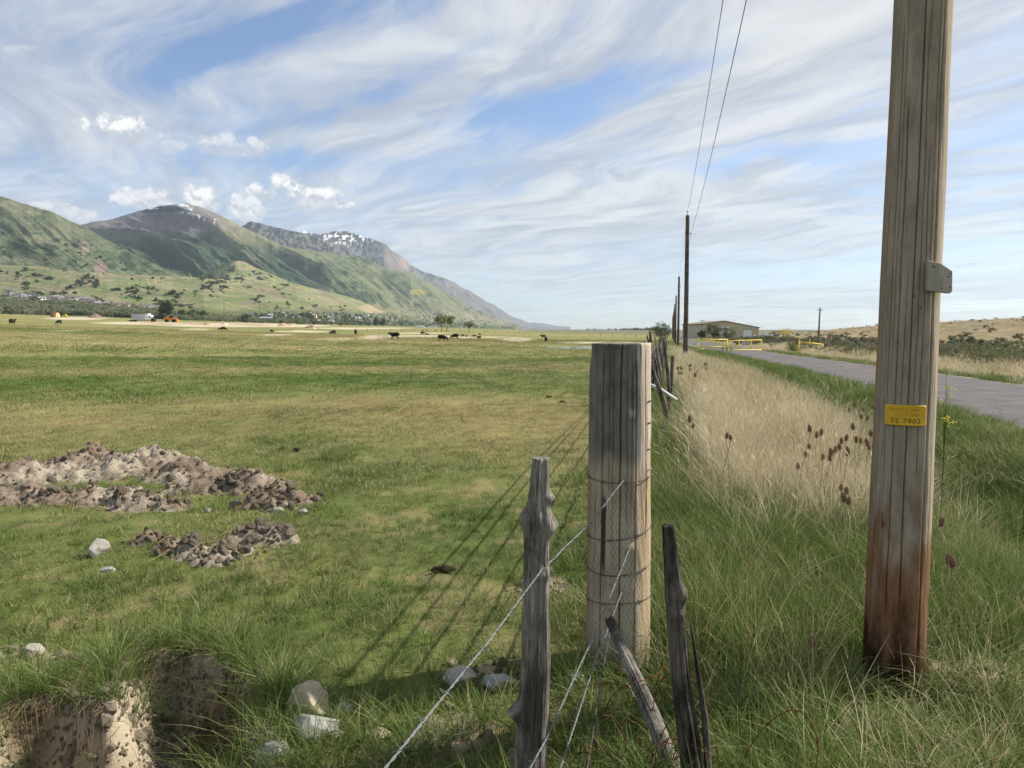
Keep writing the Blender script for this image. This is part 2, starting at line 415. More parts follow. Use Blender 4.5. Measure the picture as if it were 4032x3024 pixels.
for (px, py, rx, ry) in [(980, 1590, .16, .18), (1170, 1265, .22, .16), (1080, 1460, .2, .12), (90, 1420, .25, .12), (2130, 1450, .25, .12), (1390, 1380, .1, .08)]:
    g = ground(px * D, py * D); PATCH.append((g.x, g.y, rx, ry))
m, k = new_mat('ground')
col = k.attr('Col')[0]; tc = k.n('ShaderNodeTexCoord').outputs['Object']
n1 = k.noise(tc, 9.0, 8, 0.7); n2 = k.noise(tc, 70.0, 4, 0.7); n3 = k.noise(k.scale(tc, (1, 1, .1)), 0.8, 6, 0.65)
v = k.m('ADD', k.m('MULTIPLY', n1, 0.55), k.m('ADD', k.m('MULTIPLY', n2, 0.4), k.m('MULTIPLY', n3, 0.45)))
c = k.mix(1.0, col, k.mix(k.mr(v, 0.45, 0.95, 0, 1, False), (.62, .62, .6), (1.32, 1.3, 1.25)), 'MULTIPLY')
finish(k, c, 0.95, 0.1, k.m('ADD', n1, k.m('MULTIPLY', n2, .5)), 0.6, 0.03)
grd = mesh_obj('ground', np.stack([gx, gy, gzv], -1), gfaces, MATS['ground'], None, True)
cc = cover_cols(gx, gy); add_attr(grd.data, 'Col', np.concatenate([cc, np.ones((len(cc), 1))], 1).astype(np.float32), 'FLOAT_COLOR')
tag(grd, 'grassy pasture and roadside ground reaching to the foot of the mountains', 'ground', kind='structure')

# road
m, k = new_mat('asphalt')
tc = k.n('ShaderNodeTexCoord').outputs['Object']
n1 = k.noise(tc, 120, 3, .7); n2 = k.noise(tc, 1.2, 6, .6); n3 = k.noise(k.scale(tc, (1, .15, 1), rot=(0, 0, R(11.6))), 2.0, 5, .6)
c = k.mix(k.mr(k.m('ADD', k.m('MULTIPLY', n1, .6), k.m('MULTIPLY', n2, .5)), .35, .8), (.085, .080, .080), (.185, .173, .170))
c = k.mix(k.mr(n3, .45, .75, 0, .35), c, (.17, .16, .15))
vor = k.n('ShaderNodeTexVoronoi', _feature='DISTANCE_TO_EDGE', Vector=k.m('ADD', 0, 0)); 
k.set(vor.inputs['Vector'], k.n('ShaderNodeVectorMath', _operation='ADD', i0=tc, i1=k.noise(tc, .9, 4, .6, 0, 1)).outputs[0]); vor.inputs['Scale'].default_value = .35
c = k.mix(k.mr(vor.outputs[0], 0.0, .012, .55, 0), c, (.07, .065, .06))
finish(k, c, .97, .08, n1, .5, .006)
ts = np.concatenate([np.linspace(-14, 80, 190), np.geomspace(81, 700, 80)]); qs = np.linspace(-ROADW, ROADW, 13)
vv = []; 
for i, t in enumerate(ts):
    for j, q in enumerate(qs):
        e = 0.12 * (float(fbm(np.array([t * 1.3]), np.array([q]), 3, 2)[0]) - .5) * (1 if j in (0, 12) else 0) * 2
        s = float(road_c(t)) + q + e; x, y = xy(s, t)
        vv.append((x, y, gz(x, y) + .035 - (.03 if j in (0, 12) else 0)))
nq = len(qs)
ff = [[i * nq + j, i * nq + j + 1, (i + 1) * nq + j + 1, (i + 1) * nq + j] for i in range(len(ts) - 1) for j in range(nq - 1)]
tag(mesh_obj('road', vv, ff, MATS['asphalt'], None, True), 'grey asphalt lane curving past the yellow gates', 'road', kind='structure')
# pond
m, k = new_mat('water')
tc = k.n('ShaderNodeTexCoord').outputs['Object']
finish(k, (.10, .11, .09), .06, .5, k.noise(k.scale(tc, (1, .5, 1)), 1.5, 3), .04, .05)
pz = min(float(G(np.array([p[0]]), np.array([p[1]]), False)[0]) for p in POND) 
tag(mesh_obj('pond', [(x, y, pz - .06) for x, y in POND], [list(range(len(POND)))], MATS['water']), 'shallow sheet of water lying in the pasture', 'pond', kind='structure')
# ------------------------------------------------------------------ mountains
world.cycles.sampling_method = 'MANUAL'; world.cycles.sample_map_resolution = 512
m, k = new_mat('mountain')
col = k.attr('Col')[0]; tc = k.n('ShaderNodeTexCoord').outputs['Object']
n1 = k.noise(tc, .035, 8, .72); n2 = k.noise(tc, .006, 6, .6)
v = k.m('ADD', k.m('MULTIPLY', n1, .7), k.m('MULTIPLY', n2, .5))
c = k.mix(1.0, col, k.mix(k.mr(v, .4, .85, 0, 1, False), (.48, .50, .52), (1.5, 1.46, 1.4)), 'MULTIPLY')
finish(k, c, 1.0, .02, n1, .8, 18.0)
TERR = []
def layer(name, sky_pts, Yr_pts, Yf_pts, colf, nrow=150, step=3.0, spur=.35, wl=700., shift=.9, prof=1.25, jag=4.0, seed=0, back=.25, footdrop=8., rough=.06):
    sx = np.array([p[0] for p in sky_pts], float); sy = np.array([p[1] for p in sky_pts], float)
    px = np.arange(sx[0], sx[-1] + step, step); py = np.interp(px, sx, sy)
    kk = np.exp(-np.linspace(-2, 2, 9) ** 2); kk /= kk.sum(); py = np.convolve(np.pad(py, 4, 'edge'), kk, 'valid')
    py = py + jag * (fbm(px / 22, px * 0 + seed, 4, seed, .6) - .5) * 2
    Yr = np.interp(px, *Yr_pts); Yf = np.interp(px, *Yf_pts)
    u = (px - CX) / FPX; v = (CY - py) / FPX; dyv = CP + v * SP; dzv = -SP + v * CP
    tx = u / dyv; zr = CAMZ + dzv / dyv * Yr
    vs = np.concatenate([np.linspace(0, 1, nrow) ** .85, 1 + np.linspace(.04, back, 8)])
    VV, _ = np.meshgrid(vs, px, indexing='ij')
    Y = Yf[None] + (Yr - Yf)[None] * VV
    X = tx[None] * Y
    zf = G(tx * Yf, Yf, False) - footdrop
    vc = np.clip(VV, 0, 1)
    Zm = zf[None] + (zr - zf)[None] * vc ** prof
    lat = px[None] / FPX * Yr[None]
    warp = 260 * (fbm(X / 900, Y / 900, 3, seed + 2) - .5)
    ridn = fbm((lat + shift * (VV - 1) * (Yr - Yf)[None] + warp) / wl, VV * 1.2 + seed, 5, seed + 1, .48, True)
    env = vc ** .8 * np.clip(1 - vc, 0, 1) ** .75 * 1.9
    Zm = Zm + (zr - zf)[None] * env * spur * (ridn - .55) + rough * (zr - zf)[None] * env * (fbm(X / 160, Y / 160, 4, seed + 3) - .5)
    Zm = np.where(VV > 1, zr[None] - (VV - 1) * (Yr - Yf)[None] * .55, Zm)
    n0, n1_ = Zm.shape
    i, j = np.meshgrid(np.arange(n0 - 1), np.arange(n1_ - 1), indexing='ij')
    f = np.stack([i * n1_ + j, i * n1_ + j + 1, (i + 1) * n1_ + j + 1, (i + 1) * n1_ + j], -1).reshape(-1, 4)
    verts = np.stack([X, Y, Zm], -1).reshape(-1, 3)
    ppx, ppy = project(X, Y, Zm)
    cols = colf(ppx, ppy, vc, ridn, X, Y, Zm).reshape(-1, 3)
    o = mesh_obj(name, verts, f, MATS['mountain'], None, True)
    add_attr(o.data, 'Col', np.concatenate([np.clip(cols, 0, 1), np.ones((len(cols), 1))], 1).astype(np.float32), 'FLOAT_COLOR')
    tag(o, kind='structure'); TERR.append((verts, f)); return o
def lerp(a, b, t): return np.asarray(a) * (1 - t[..., None]) + np.asarray(b) * t[..., None]
OLIVE = (.145, .170, .100); TAN = (.265, .245, .150); DKG = (.045, .070, .042); LIME = (.19, .24, .095); PURP = (.190, .165, .180); FOREST = (.058, .088, .052); CONIF = (.035, .042, .05); SNOW = (.85, .85, .88); ROCK = (.195, .172, .172)
def reg1(pts): return [(x / 2.011, 700 + y / 2.011) for x, y in pts]
def reg2(pts): return [(1000 + x / 1.7015, 1000 + y / 1.7015) for x, y in pts]
def ell(px, py, a, b, ra, rb, n, e=.5): return sst(-e, e, 1 - ((px - a) / ra) ** 2 - ((py - b) / rb) ** 2 + n)
# far snowy range
def col_d(px, py, v, rid, X, Y, Z):
    n = fbm(X / 260, Y / 260, 4, 2); n2 = fbm(px / 9, py / 9, 3, 4)
    c = lerp((.13, .14, .13), (.17, .16, .175), sst(.3, .7, n)); c = lerp(c, CONIF, sst(.45, .62, n2) * sst(1250, 1000, py))
    c = lerp(c, ROCK, sst(.55, .75, rid) * sst(1200, 1000, py))
    up = sst(1030, 925, py - .0 * px) * sst(1620, 1480, px)
    c = lerp(c, CONIF, .75 * up); c = lerp(c, SNOW, sst(.57, .62, fbm(px / 6 + py / 14, py / 9, 4, 6)) * sst(985, 930, py) * sst(1530, 1400, px))
    c = lerp(c, (.42, .30, .22), ell(px, py, 1595, 1035, 30, 22, 2.5 * (n2 - .5)) * .35)
    return c
layer('mountain', [(p[0] * D, p[1] * D) for p in [(600, 540), (640, 512), (655, 498), (672, 506), (700, 505), (725, 500), (745, 499), (790, 512), (830, 526), (845, 540), (870, 556), (885, 572), (905, 582), (925, 590), (960, 600), (985, 612), (1000, 622), (1020, 632), (1050, 650), (1075, 664), (1100, 679), (1140, 697), (1160, 703)]],
      ([1100, 1500, 2100], [9500, 10500, 15000]), ([1100, 1500, 2100], [7200, 8600, 14000]), col_d, 130, 2.5, .5, 700, .5, 1.1, 6.0, 3, rough=.12)
layer('mountain', [(p[0] * D, p[1] * D) for p in [(1090, 706), (1120, 699), (1150, 697), (1175, 698), (1200, 704), (1230, 706)]], ([1900, 2300], [17000, 18000]), ([1900, 2300], [16000, 17000]), col_d, 20, 6, .3, 500, .5, 1.1, 1.0, 5)
# dark ridge behind the snow-patched summit
def col_c(px, py, v, rid, X, Y, Z):
    n = fbm(px / 8, py / 8, 4, 3); c = lerp((.15, .15, .14), CONIF, sst(.38, .58, n)); return c
layer('mountain', reg1([(1850, 420), (1940, 372), (1965, 356), (2000, 348), (2060, 362), (2130, 385), (2212, 400), (2330, 425), (2420, 440), (2520, 470), (2640, 560), (2760, 640)]), ([900, 1400], [7600, 8200]), ([900, 1400], [6500, 7000]), col_c, 70, 2.5, .4, 500, .5, 1.1, 5, 4)
# snow-patched summit and its long right shoulder
SNOWP = [(1450, 222, 45, 16, -8), (1490, 245, 45, 9, -15), (1525, 285, 48, 8, -12), (1578, 310, 11, 18, 0), (1440, 276, 22, 5, 0), (1527, 315, 9, 4, 0), (1697, 330, 14, 4, 0), (1696, 356, 7, 9, 0), (1618, 333, 8, 3, 0), (1200, 246, 25, 4, 0), (1240, 243, 16, 3, 0)]
def col_b(px, py, v, rid, X, Y, Z):
    n = fbm(X / 300, Y / 300, 4, 1); n2 = fbm(px / 10, py / 7, 4, 5); n3 = fbm(px / 30, py / 22, 3, 2)
    c = lerp(OLIVE, FOREST, sst(.38, .60, .5 * n3 + .5 * (1 - rid) + .1 * (n2 - .5)))
    c = lerp(c, (.17, .19, .105), sst(.62, .8, rid) * .8)
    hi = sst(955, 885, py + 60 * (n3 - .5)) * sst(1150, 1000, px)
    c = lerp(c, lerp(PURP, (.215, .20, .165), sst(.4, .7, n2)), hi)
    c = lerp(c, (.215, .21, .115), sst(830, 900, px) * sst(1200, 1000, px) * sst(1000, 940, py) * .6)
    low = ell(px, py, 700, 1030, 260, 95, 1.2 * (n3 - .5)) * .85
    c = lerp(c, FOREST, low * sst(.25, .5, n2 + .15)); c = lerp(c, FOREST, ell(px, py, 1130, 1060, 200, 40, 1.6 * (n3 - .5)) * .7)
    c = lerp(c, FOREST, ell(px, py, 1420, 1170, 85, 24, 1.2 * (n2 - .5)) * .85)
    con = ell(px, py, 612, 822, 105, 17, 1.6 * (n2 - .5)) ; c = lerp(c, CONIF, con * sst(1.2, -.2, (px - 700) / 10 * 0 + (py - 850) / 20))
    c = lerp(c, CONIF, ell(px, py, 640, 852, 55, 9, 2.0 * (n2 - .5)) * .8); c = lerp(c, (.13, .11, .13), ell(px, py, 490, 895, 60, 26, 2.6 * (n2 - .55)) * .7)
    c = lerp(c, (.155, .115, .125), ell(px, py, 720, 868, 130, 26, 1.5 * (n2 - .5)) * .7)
    for (a, b, ra, rb, rot) in SNOWP:
        a, b, ra, rb = a / 2.011, 700 + b / 2.011, ra / 2.011, rb / 2.011; cs, sn = math.cos(R(rot)), math.sin(R(rot))
        ex = (px - a) * cs + (py - b) * -sn; ey = (px - a) * sn + (py - b) * cs
        c = lerp(c, SNOW, sst(-.1, .35, 1 - (ex / ra) ** 2 - (ey / rb) ** 2 + 1.6 * (fbm(px / 5, py / 4, 3, 1) - .5)))
    c = lerp(c, TAN, ell(px, py, 1465, 1222, 75, 24, .6 * (n2 - .5)) * .9)
    c = lerp(c, (.30, .26, .07), ell(px, py, 1650, 1150, 40, 12, 1.0 * (n2 - .5)) * .6)
    c = lerp(c, (.27, .235, .15), sst(1150, 1260, py) * sst(1300, 1500, px) * sst(.3, .6, n2) * .7)
    return c
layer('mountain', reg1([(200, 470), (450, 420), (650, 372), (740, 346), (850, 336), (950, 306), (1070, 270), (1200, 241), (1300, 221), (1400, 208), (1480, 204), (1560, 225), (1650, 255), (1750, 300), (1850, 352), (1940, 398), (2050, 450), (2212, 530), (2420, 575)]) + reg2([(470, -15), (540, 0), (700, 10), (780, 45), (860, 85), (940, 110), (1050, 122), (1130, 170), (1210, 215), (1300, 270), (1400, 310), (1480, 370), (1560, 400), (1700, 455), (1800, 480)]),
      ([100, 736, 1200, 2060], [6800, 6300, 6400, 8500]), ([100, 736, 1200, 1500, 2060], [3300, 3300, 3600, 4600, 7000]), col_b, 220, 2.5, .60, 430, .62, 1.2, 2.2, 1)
# near left hill
def col_a(px, py, v, rid, X, Y, Z):
    n = fbm(X / 220, Y / 220, 4, 3); n2 = fbm(px / 14, py / 6, 4, 6); n3 = fbm(px / 45, py / 28, 3, 2)
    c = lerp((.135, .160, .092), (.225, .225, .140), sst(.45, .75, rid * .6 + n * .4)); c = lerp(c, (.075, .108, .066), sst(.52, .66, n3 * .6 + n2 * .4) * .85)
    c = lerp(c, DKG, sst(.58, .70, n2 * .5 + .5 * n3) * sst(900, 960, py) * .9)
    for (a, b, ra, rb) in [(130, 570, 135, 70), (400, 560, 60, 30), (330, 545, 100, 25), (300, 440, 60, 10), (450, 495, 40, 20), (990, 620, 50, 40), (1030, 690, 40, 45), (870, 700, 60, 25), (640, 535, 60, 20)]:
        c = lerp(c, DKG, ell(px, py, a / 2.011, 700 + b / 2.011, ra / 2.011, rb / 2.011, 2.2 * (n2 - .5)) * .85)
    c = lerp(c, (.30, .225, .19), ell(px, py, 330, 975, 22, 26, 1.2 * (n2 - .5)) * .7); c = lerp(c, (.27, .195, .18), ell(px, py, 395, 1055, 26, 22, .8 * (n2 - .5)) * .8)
    return c
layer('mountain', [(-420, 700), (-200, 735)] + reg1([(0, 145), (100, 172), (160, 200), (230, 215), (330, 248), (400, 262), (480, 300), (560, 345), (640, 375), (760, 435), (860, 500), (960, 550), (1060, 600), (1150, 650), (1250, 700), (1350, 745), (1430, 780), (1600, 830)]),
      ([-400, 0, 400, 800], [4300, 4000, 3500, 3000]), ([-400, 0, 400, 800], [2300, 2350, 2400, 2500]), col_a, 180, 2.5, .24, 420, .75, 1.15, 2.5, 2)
# spurs and bench above the town
def col_f(px, py, v, rid, X, Y, Z):
    n = fbm(px / 60, py / 9, 4, 3); n2 = fbm(px / 12, py / 6, 4, 6); n3 = fbm(X / 200, Y / 200, 3, 1)
    c = lerp((.190, .220, .110), TAN, sst(.38, .62, n)); c = lerp(c, LIME, sst(.5, .68, fbm(px / 80, py / 12, 3, 5)) * sst(1095, 1130, py) * .8)
    c = lerp(c, (.20, .165, .125), sst(.5, .8, n3) * sst(750, 1000, px) * .6)
    c = lerp(c, DKG, sst(.68, .76, n2 * .6 + (1 - rid) * .4) * .85)
    c = lerp(c, (.09, .12, .05), sst(1205, 1235, py) * .7)
    c = lerp(c, (.36, .30, .19), ell(px, py, 1475, 1215, 60, 20, .5 * (n2 - .5)) * .9)
    return c
def col_g(px, py, v, rid, X, Y, Z):
    c = col_f(px, py, v, rid, X, Y, Z); return lerp(c, FOREST, sst(945, 905, px + .25 * (py - 1018) + 26 * (fbm(px / 9, py / 9, 3, 2) - .5)) * .85)
layer('mountain', reg1([(1500, 800), (1600, 770), (1700, 715), (1780, 680), (1840, 662), (1885, 655), (1950, 670), (2010, 705), (2120, 750), (2212, 790), (2300, 830), (2420, 860)]), ([770, 1200], [3300, 3600]), ([770, 1200], [2600, 2900]), col_g, 70, 2.5, .4, 260, .6, 1.1, 1.5, 6)
layer('mountain', [(-420, 1030)] + reg1([(0, 690), (300, 700), (600, 742), (900, 756), (1100, 766), (1430, 782), (1700, 796), (1850, 806)]) + reg2([(0, 170), (150, 190), (260, 207), (330, 212), (420, 236), (520, 260), (620, 282), (700, 310), (760, 332), (830, 372), (960, 402), (1100, 440), (1300, 460), (1500, 475), (1750, 487)]),
      ([-400, 300, 800, 1200, 1600, 2050], [2500, 2450, 2600, 3400, 4600, 6000]), ([-400, 300, 800, 1200, 1600, 2050], [850, 850, 950, 1500, 2600, 4000]), col_f, 150, 2.5, .30, 300, .8, 1.9, 1.2, 7, footdrop=3., rough=.05)
allv = []; allf = []; off = 0
for vts, fcs in TERR + [(np.stack([gx, gy, gzv], -1), gfaces)]:
    allv.append(vts); allf.append(fcs + off); off += len(vts)
BVH = BVHTree.FromPolygons(np.concatenate(allv).tolist(), np.concatenate(allf).tolist())
def hit(px, py):
    d = ray(px, py).normalized(); r = BVH.ray_cast(Vector((0, 0, CAMZ)), d, 60000)
    return r[0]
# ------------------------------------------------------------------ foliage + instancing helpers
def leaf_mat(name, c1, c2, inst=False):
    m, k = new_mat(name)
    oi = k.n('ShaderNodeObjectInfo'); tc = k.n('ShaderNodeTexCoord').outputs['Object']
    nz = k.noise(tc, .9, 4, .6)
    hv = k.attr('hue', 'INSTANCER')[2] if inst else oi.outputs['Random']
    f = k.m('ADD', k.m('MULTIPLY', hv, .55), k.m('MULTIPLY', nz, .6), clamp=True)
    c = k.mix(f, c1, c2)
    finish(k, c, .8, .15, trans=.25)
    return m
leaf_mat('leaf_dark', (.032, .055, .018), (.075, .11, .038)); leaf_mat('leaf_green', (.075, .11, .03), (.17, .21, .07)); leaf_mat('leaf_olive', (.085, .10, .055), (.19, .20, .12)); leaf_mat('leaf_pale', (.10, .14, .045), (.22, .25, .10))
leaf_mat('wood_olive', (.13, .15, .085), (.29, .31, .19), True); leaf_mat('wood_dark', (.06, .09, .05), (.16, .19, .10), True); leaf_mat('sage', (.11, .12, .07), (.24, .235, .155), True); leaf_mat('hillshrub', (.05, .08, .045), (.10, .13, .075), True)
leaf_mat('leaf_yellow', (.40, .36, .03), (.62, .55, .05)); leaf_mat('leaf_olivebush', (.06, .075, .035), (.15, .16, .085))
bark_m = flat('bark', (.13, .10, .075), .95, .1, nscale=20)
def crown_geo(rs, ctr, rad, nclump, nleaf, size, flat_bottom=.55, lump=.33):
    vs = []; fs = []
    ctr = np.array(ctr); rad = np.array(rad)
    for i in range(nclump):
        while True:
            p = rs.uniform(-1, 1, 3); L = np.linalg.norm(p)
            if .35 < L < 1 and p[2] > -flat_bottom: break
        cc = ctr + p * rad * (.78 + .25 * rs.random()); cr = lump * rad * (.6 + .7 * rs.random())
        q = rs.normal(size=(nleaf, 3)); q /= np.linalg.norm(q, axis=1)[:, None]; q *= rs.random((nleaf, 1)) ** .4
        pts = cc + q * cr
        a = rs.normal(size=(nleaf, 3)); a /= np.linalg.norm(a, axis=1)[:, None]; b = np.cross(a, rs.normal(size=(nleaf, 3))); b /= np.linalg.norm(b, axis=1)[:, None]
        s = size * (.6 + .8 * rs.random((nleaf, 1)))
        base = len(vs) * 0 + sum(len(x) for x in vs)
        quad = np.stack([pts - a * s, pts + b * s * .55, pts + a * s, pts - b * s * .55], 1).reshape(-1, 3)
        vs.append(quad); fs.append((np.arange(nleaf * 4).reshape(-1, 4) + base))
    return np.concatenate(vs), np.concatenate(fs)
def tree(name, loc, h, w, mat, label, cat='tree', group=None, seed=0, trunks=1, crown_from=.3, dens=1.0, leaf=None, bare=.0, lean=0.0, clump=40, flatb=.6, depth=None):
    rs = np.random.default_rng(seed + 100); o = empty(name, loc, rs.random() * 0 , label, cat, group)
    tb = MB()
    for t in range(trunks):
        ox = (t - (trunks - 1) / 2) * w * .12
        top = Vector((ox * 2.5 + lean * h, rs.normal() * .03 * h, h * (crown_from + .35)))
        tb.tube([(ox, 0, -.15), (ox * 1.3 + lean * h * .3, rs.normal() * .01 * h, h * .18), Vector((ox, 0, 0)).lerp(top, .6), top], [h * .022 + .03, h * .018 + .02, h * .012 + .015, h * .004 + .01], 7)
        for b in range(6):
            st_ = Vector((ox, 0, 0)).lerp(top, .45 + .1 * b * .9)
            an = rs.random() * 6.28; e = st_ + Vector((math.cos(an) * w * .33, math.sin(an) * w * .33, h * .18 * (.5 + rs.random())))
            tb.tube([st_, st_.lerp(e, .5) + Vector((0, 0, .02 * h)), e], [h * .008 + .008, h * .006 + .006, h * .002 + .004], 5)
    tb.build('trunk', bark_m, o, True)
    ch = h * (1 - crown_from) / 2
    v, f = crown_geo(rs, (lean * h, 0, h * crown_from + ch), (w / 2, (depth or w) / 2, ch), int(clump * dens), 45, leaf or max(.05, h * .028), flatb)
    mesh_obj('crown', v, f, mat, o)
    return o
def bush(name, loc, h, w, mat, label, group=None, seed=0, clump=26, cat='bush', leaf=None):
    rs = np.random.default_rng(seed + 500); o = empty(name, loc, 0, label, cat, group)
    tb = MB()
    for b in range(7):
        an = rs.random() * 6.28; tb.tube([(0, 0, -.05), (math.cos(an) * w * .12, math.sin(an) * w * .12, h * .3), (math.cos(an) * w * .3, math.sin(an) * w * .3, h * .75)], [.012 * h + .01, .01 * h + .006, .004], 5)
    tb.build('stem', bark_m, o, True)
    v, f = crown_geo(rs, (0, 0, h * .52), (w / 2, w / 2, h * .5), clump, 50, leaf or max(.03, h * .035), .85)
    mesh_obj('foliage', v, f, mat, o); return o

def gn_scatter(name, pts, protos, rot, scl, idx, attrs=None, label=None, cat=None):
    """one object whose loose vertices carry instances of the given (unlinked) prototype objects"""
    me = bpy.data.meshes.new(name); me.from_pydata(np.asarray(pts).tolist(), [], [])
    add_attr(me, 'rot', np.asarray(rot, np.float32), 'FLOAT_VECTOR'); add_attr(me, 'scl', np.asarray(scl, np.float32), 'FLOAT_VECTOR'); add_attr(me, 'idx', np.asarray(idx, np.int32), 'INT')
    for kx, vx in (attrs or {}).items(): add_attr(me, kx, np.asarray(vx, np.float32), 'FLOAT')
    o = bpy.data.objects.new(name, me); C.objects.link(o)
    col = bpy.data.collections.new(name + '_kinds')
    for p in protos: col.objects.link(p)
    ng = bpy.data.node_groups.new(name + '_nodes', 'GeometryNodeTree')
    ng.interface.new_socket('Geometry', in_out='INPUT', socket_type='NodeSocketGeometry'); ng.interface.new_socket('Geometry', in_out='OUTPUT', socket_type='NodeSocketGeometry')
    N = ng.nodes.new; L = ng.links.new
    gi = N('NodeGroupInput'); go = N('NodeGroupOutput'); ip = N('GeometryNodeInstanceOnPoints'); ci = N('GeometryNodeCollectionInfo')
    ci.inputs['Collection'].default_value = col; ci.inputs['Separate Children'].default_value = True; ci.inputs['Reset Children'].default_value = True
    def na(n, t):
        a = N('GeometryNodeInputNamedAttribute'); a.data_type = t; a.inputs['Name'].default_value = n
        return [q for q in a.outputs if q.enabled and q.name == 'Attribute'][0]
    e2r = N('FunctionNodeEulerToRotation'); L(na('rot', 'FLOAT_VECTOR'), e2r.inputs[0])
    L(gi.outputs[0], ip.inputs['Points']); L(ci.outputs[0], ip.inputs['Instance']); ip.inputs['Pick Instance'].default_value = True
    L(na('idx', 'INT'), ip.inputs['Instance Index']); L(e2r.outputs[0], ip.inputs['Rotation']); L(na('scl', 'FLOAT_VECTOR'), ip.inputs['Scale'])
    L(ip.outputs[0], go.inputs[0])
    md = o.modifiers.new('scatter', 'NODES'); md.node_group = ng
    tag(o, label, cat, kind='stuff'); return o
def proto(name, v, f, mat, attrs=None, smooth=False):
    me = bpy.data.meshes.new(name); me.from_pydata(np.asarray(v).tolist(), [], np.asarray(f).tolist() if not isinstance(f, list) else f); me.materials.append(mat)
    for kx, vx in (attrs or {}).items(): add_attr(me, kx, np.asarray(vx, np.float32), 'FLOAT')
    if smooth: me.polygons.foreach_set('use_smooth', np.ones(len(me.polygons), bool))
    return bpy.data.objects.new(name, me)
rs = np.random.default_rng(5)
def crown_protos(base, mat, n, h, w, clumps, leaves, size):
    out = []
    for i in range(n):
        v, f = crown_geo(np.random.default_rng(900 + i), (0, 0, h * .5), (w / 2, w / 2, h * .5), clumps, leaves, size, .9)
        out.append(proto('%s_%02d' % (base, i), v, f, mat))
    return out
def scatter_hits(pxs, pys, dmin=0, dmax=1e9):
    P = []
    for a, b in zip(pxs, pys):
        h = hit(a, b)
        if h is not None and dmin < h.y < dmax: P.append(h)
    return P
# woodland at the foot of the slope
bx = [-150, 0, 300, 500, 640, 900, 1200, 1500, 1800, 2000, 2300, 2620]
lo = [1239, 1239, 1242, 1250, 1258, 1268, 1278, 1283, 1290, 1294, 1301, 1304]; hi = [1192, 1192, 1198, 1222, 1236, 1250, 1262, 1266, 1276, 1284, 1296, 1300]
px_ = np.concatenate([rs.uniform(-150, 1750, 1500), rs.uniform(-150, 640, 700)]); py_ = np.interp(px_, bx, lo) - (np.interp(px_, bx, lo) - np.interp(px_, bx, hi)) * rs.random(2200) ** 1.1
P_ = scatter_hits(px_, py_)
n = len(P_); sc = np.array([(.75 + .75 * rs.random()) * (1.35 if p.x < -.45 * p.y else 1.0) for p in P_])
gn_scatter('woodland', [(p.x, p.y, p.z - .5) for p in P_], crown_protos('wood_crown', MATS['wood_olive'], 4, 6.0, 7.0, 16, 40, .38), np.stack([np.zeros(n), np.zeros(n), rs.random(n) * 6.28], 1), np.stack([sc * 1.2, sc * 1.2, sc], 1), rs.integers(0, 4, n), {'hue': rs.random(n)}, 'grey-green olive woodland along the foot of the slope', 'woodland')
# darker trees among the town houses
px_ = rs.uniform(940, 2620, 800); py_ = np.interp(px_, [940, 1100, 1500, 1800, 2000, 2300, 2620], [1279, 1281, 1284, 1290, 1294, 1299, 1302]) - np.interp(px_, [940, 1100, 1500, 1800, 2000, 2100, 2620], [25, 46, 44, 40, 20, 3, 2]) * rs.random(800) ** 1.1
P_ = scatter_hits(px_, py_, 1000); n = len(P_); sc = .8 + .7 * rs.random(n)
gn_scatter('town_trees', [(p.x, p.y, p.z - .5) for p in P_], crown_protos('town_crown', MATS['wood_dark'], 4, 8.0, 7.5, 14, 36, .6), np.stack([np.zeros(n), np.zeros(n), rs.random(n) * 6.28], 1), np.stack([sc, sc, sc], 1), rs.integers(0, 4, n), {'hue': rs.random(n)}, 'dark green trees between the houses of the far town', 'woodland')
# scrub on the slopes
px_ = rs.uniform(-100, 1560, 5200); py_ = rs.uniform(960, 1225, 5200)
dn = fbm(px_ / 26, py_ / 12, 3, 4) * .65 + .35 * fbm(px_ / 90, py_ / 40, 2, 6)
keep = dn > .61; P_ = scatter_hits(px_[keep], py_[keep], 900, 3700); n = len(P_); sc = .7 + 1.5 * rs.random(n) ** 2
gn_scatter('hillside_scrub', [(p.x, p.y, p.z - .8) for p in P_], crown_protos('scrub_crown', MATS['hillshrub'], 3, 5.0, 8.0, 9, 26, .8), np.stack([np.zeros(n), np.zeros(n), rs.random(n) * 6.28], 1), np.stack([sc * 1.4, sc, sc * .9], 1), rs.integers(0, 3, n), {'hue': rs.random(n)}, 'dark oak scrub dotted over the lower mountain slopes', 'scrub')

# ------------------------------------------------------------------ individual trees and bushes
def gp(px, py): 
    h = hit(px, py); return h if h is not None else ground(px, py)
def tree_px(name, px, base, top, wpx, mat, label, **kw):
    p = gp(px, base); s = p.y / FPX
    return tree(name, (p.x, p.y, p.z), (base - top) * s, wpx * s, mat, label, **kw)
tree_px('cottonwood_tree', 655, 1256, 1177, 56, MATS['leaf_dark'], 'tall dark green tree with two-tiered crown behind the white truck', seed=1, clump=110, crown_from=.08, flatb=.9)
for i, (a, b, t, w, lb) in enumerate([(717, 1254, 1217, 36, 'rounded dark tree just beside the tall two-tiered tree'), (762, 1255, 1216, 58, 'broad flat-topped dark tree, widest of three rounded trees'), (802, 1256, 1221, 30, 'small rounded dark tree at the end of three rounded trees'),
                                     (1481, 1284, 1252, 26, 'dense round green tree, left of a touching pair in the pasture'), (1505, 1284, 1253, 28, 'dense round green tree, right of a touching pair in the pasture')]):
    tree_px('round_tree', a, b, t, w, MATS['leaf_dark'], lb, seed=10 + i, clump=60, crown_from=.06, flatb=.95)
tree_px('young_tree', 1741, 1307, 1236, 44, MATS['leaf_pale'], 'airy pale green tree with dark forked trunk among the cattle', seed=21, clump=34, crown_from=.38, lean=-.08)
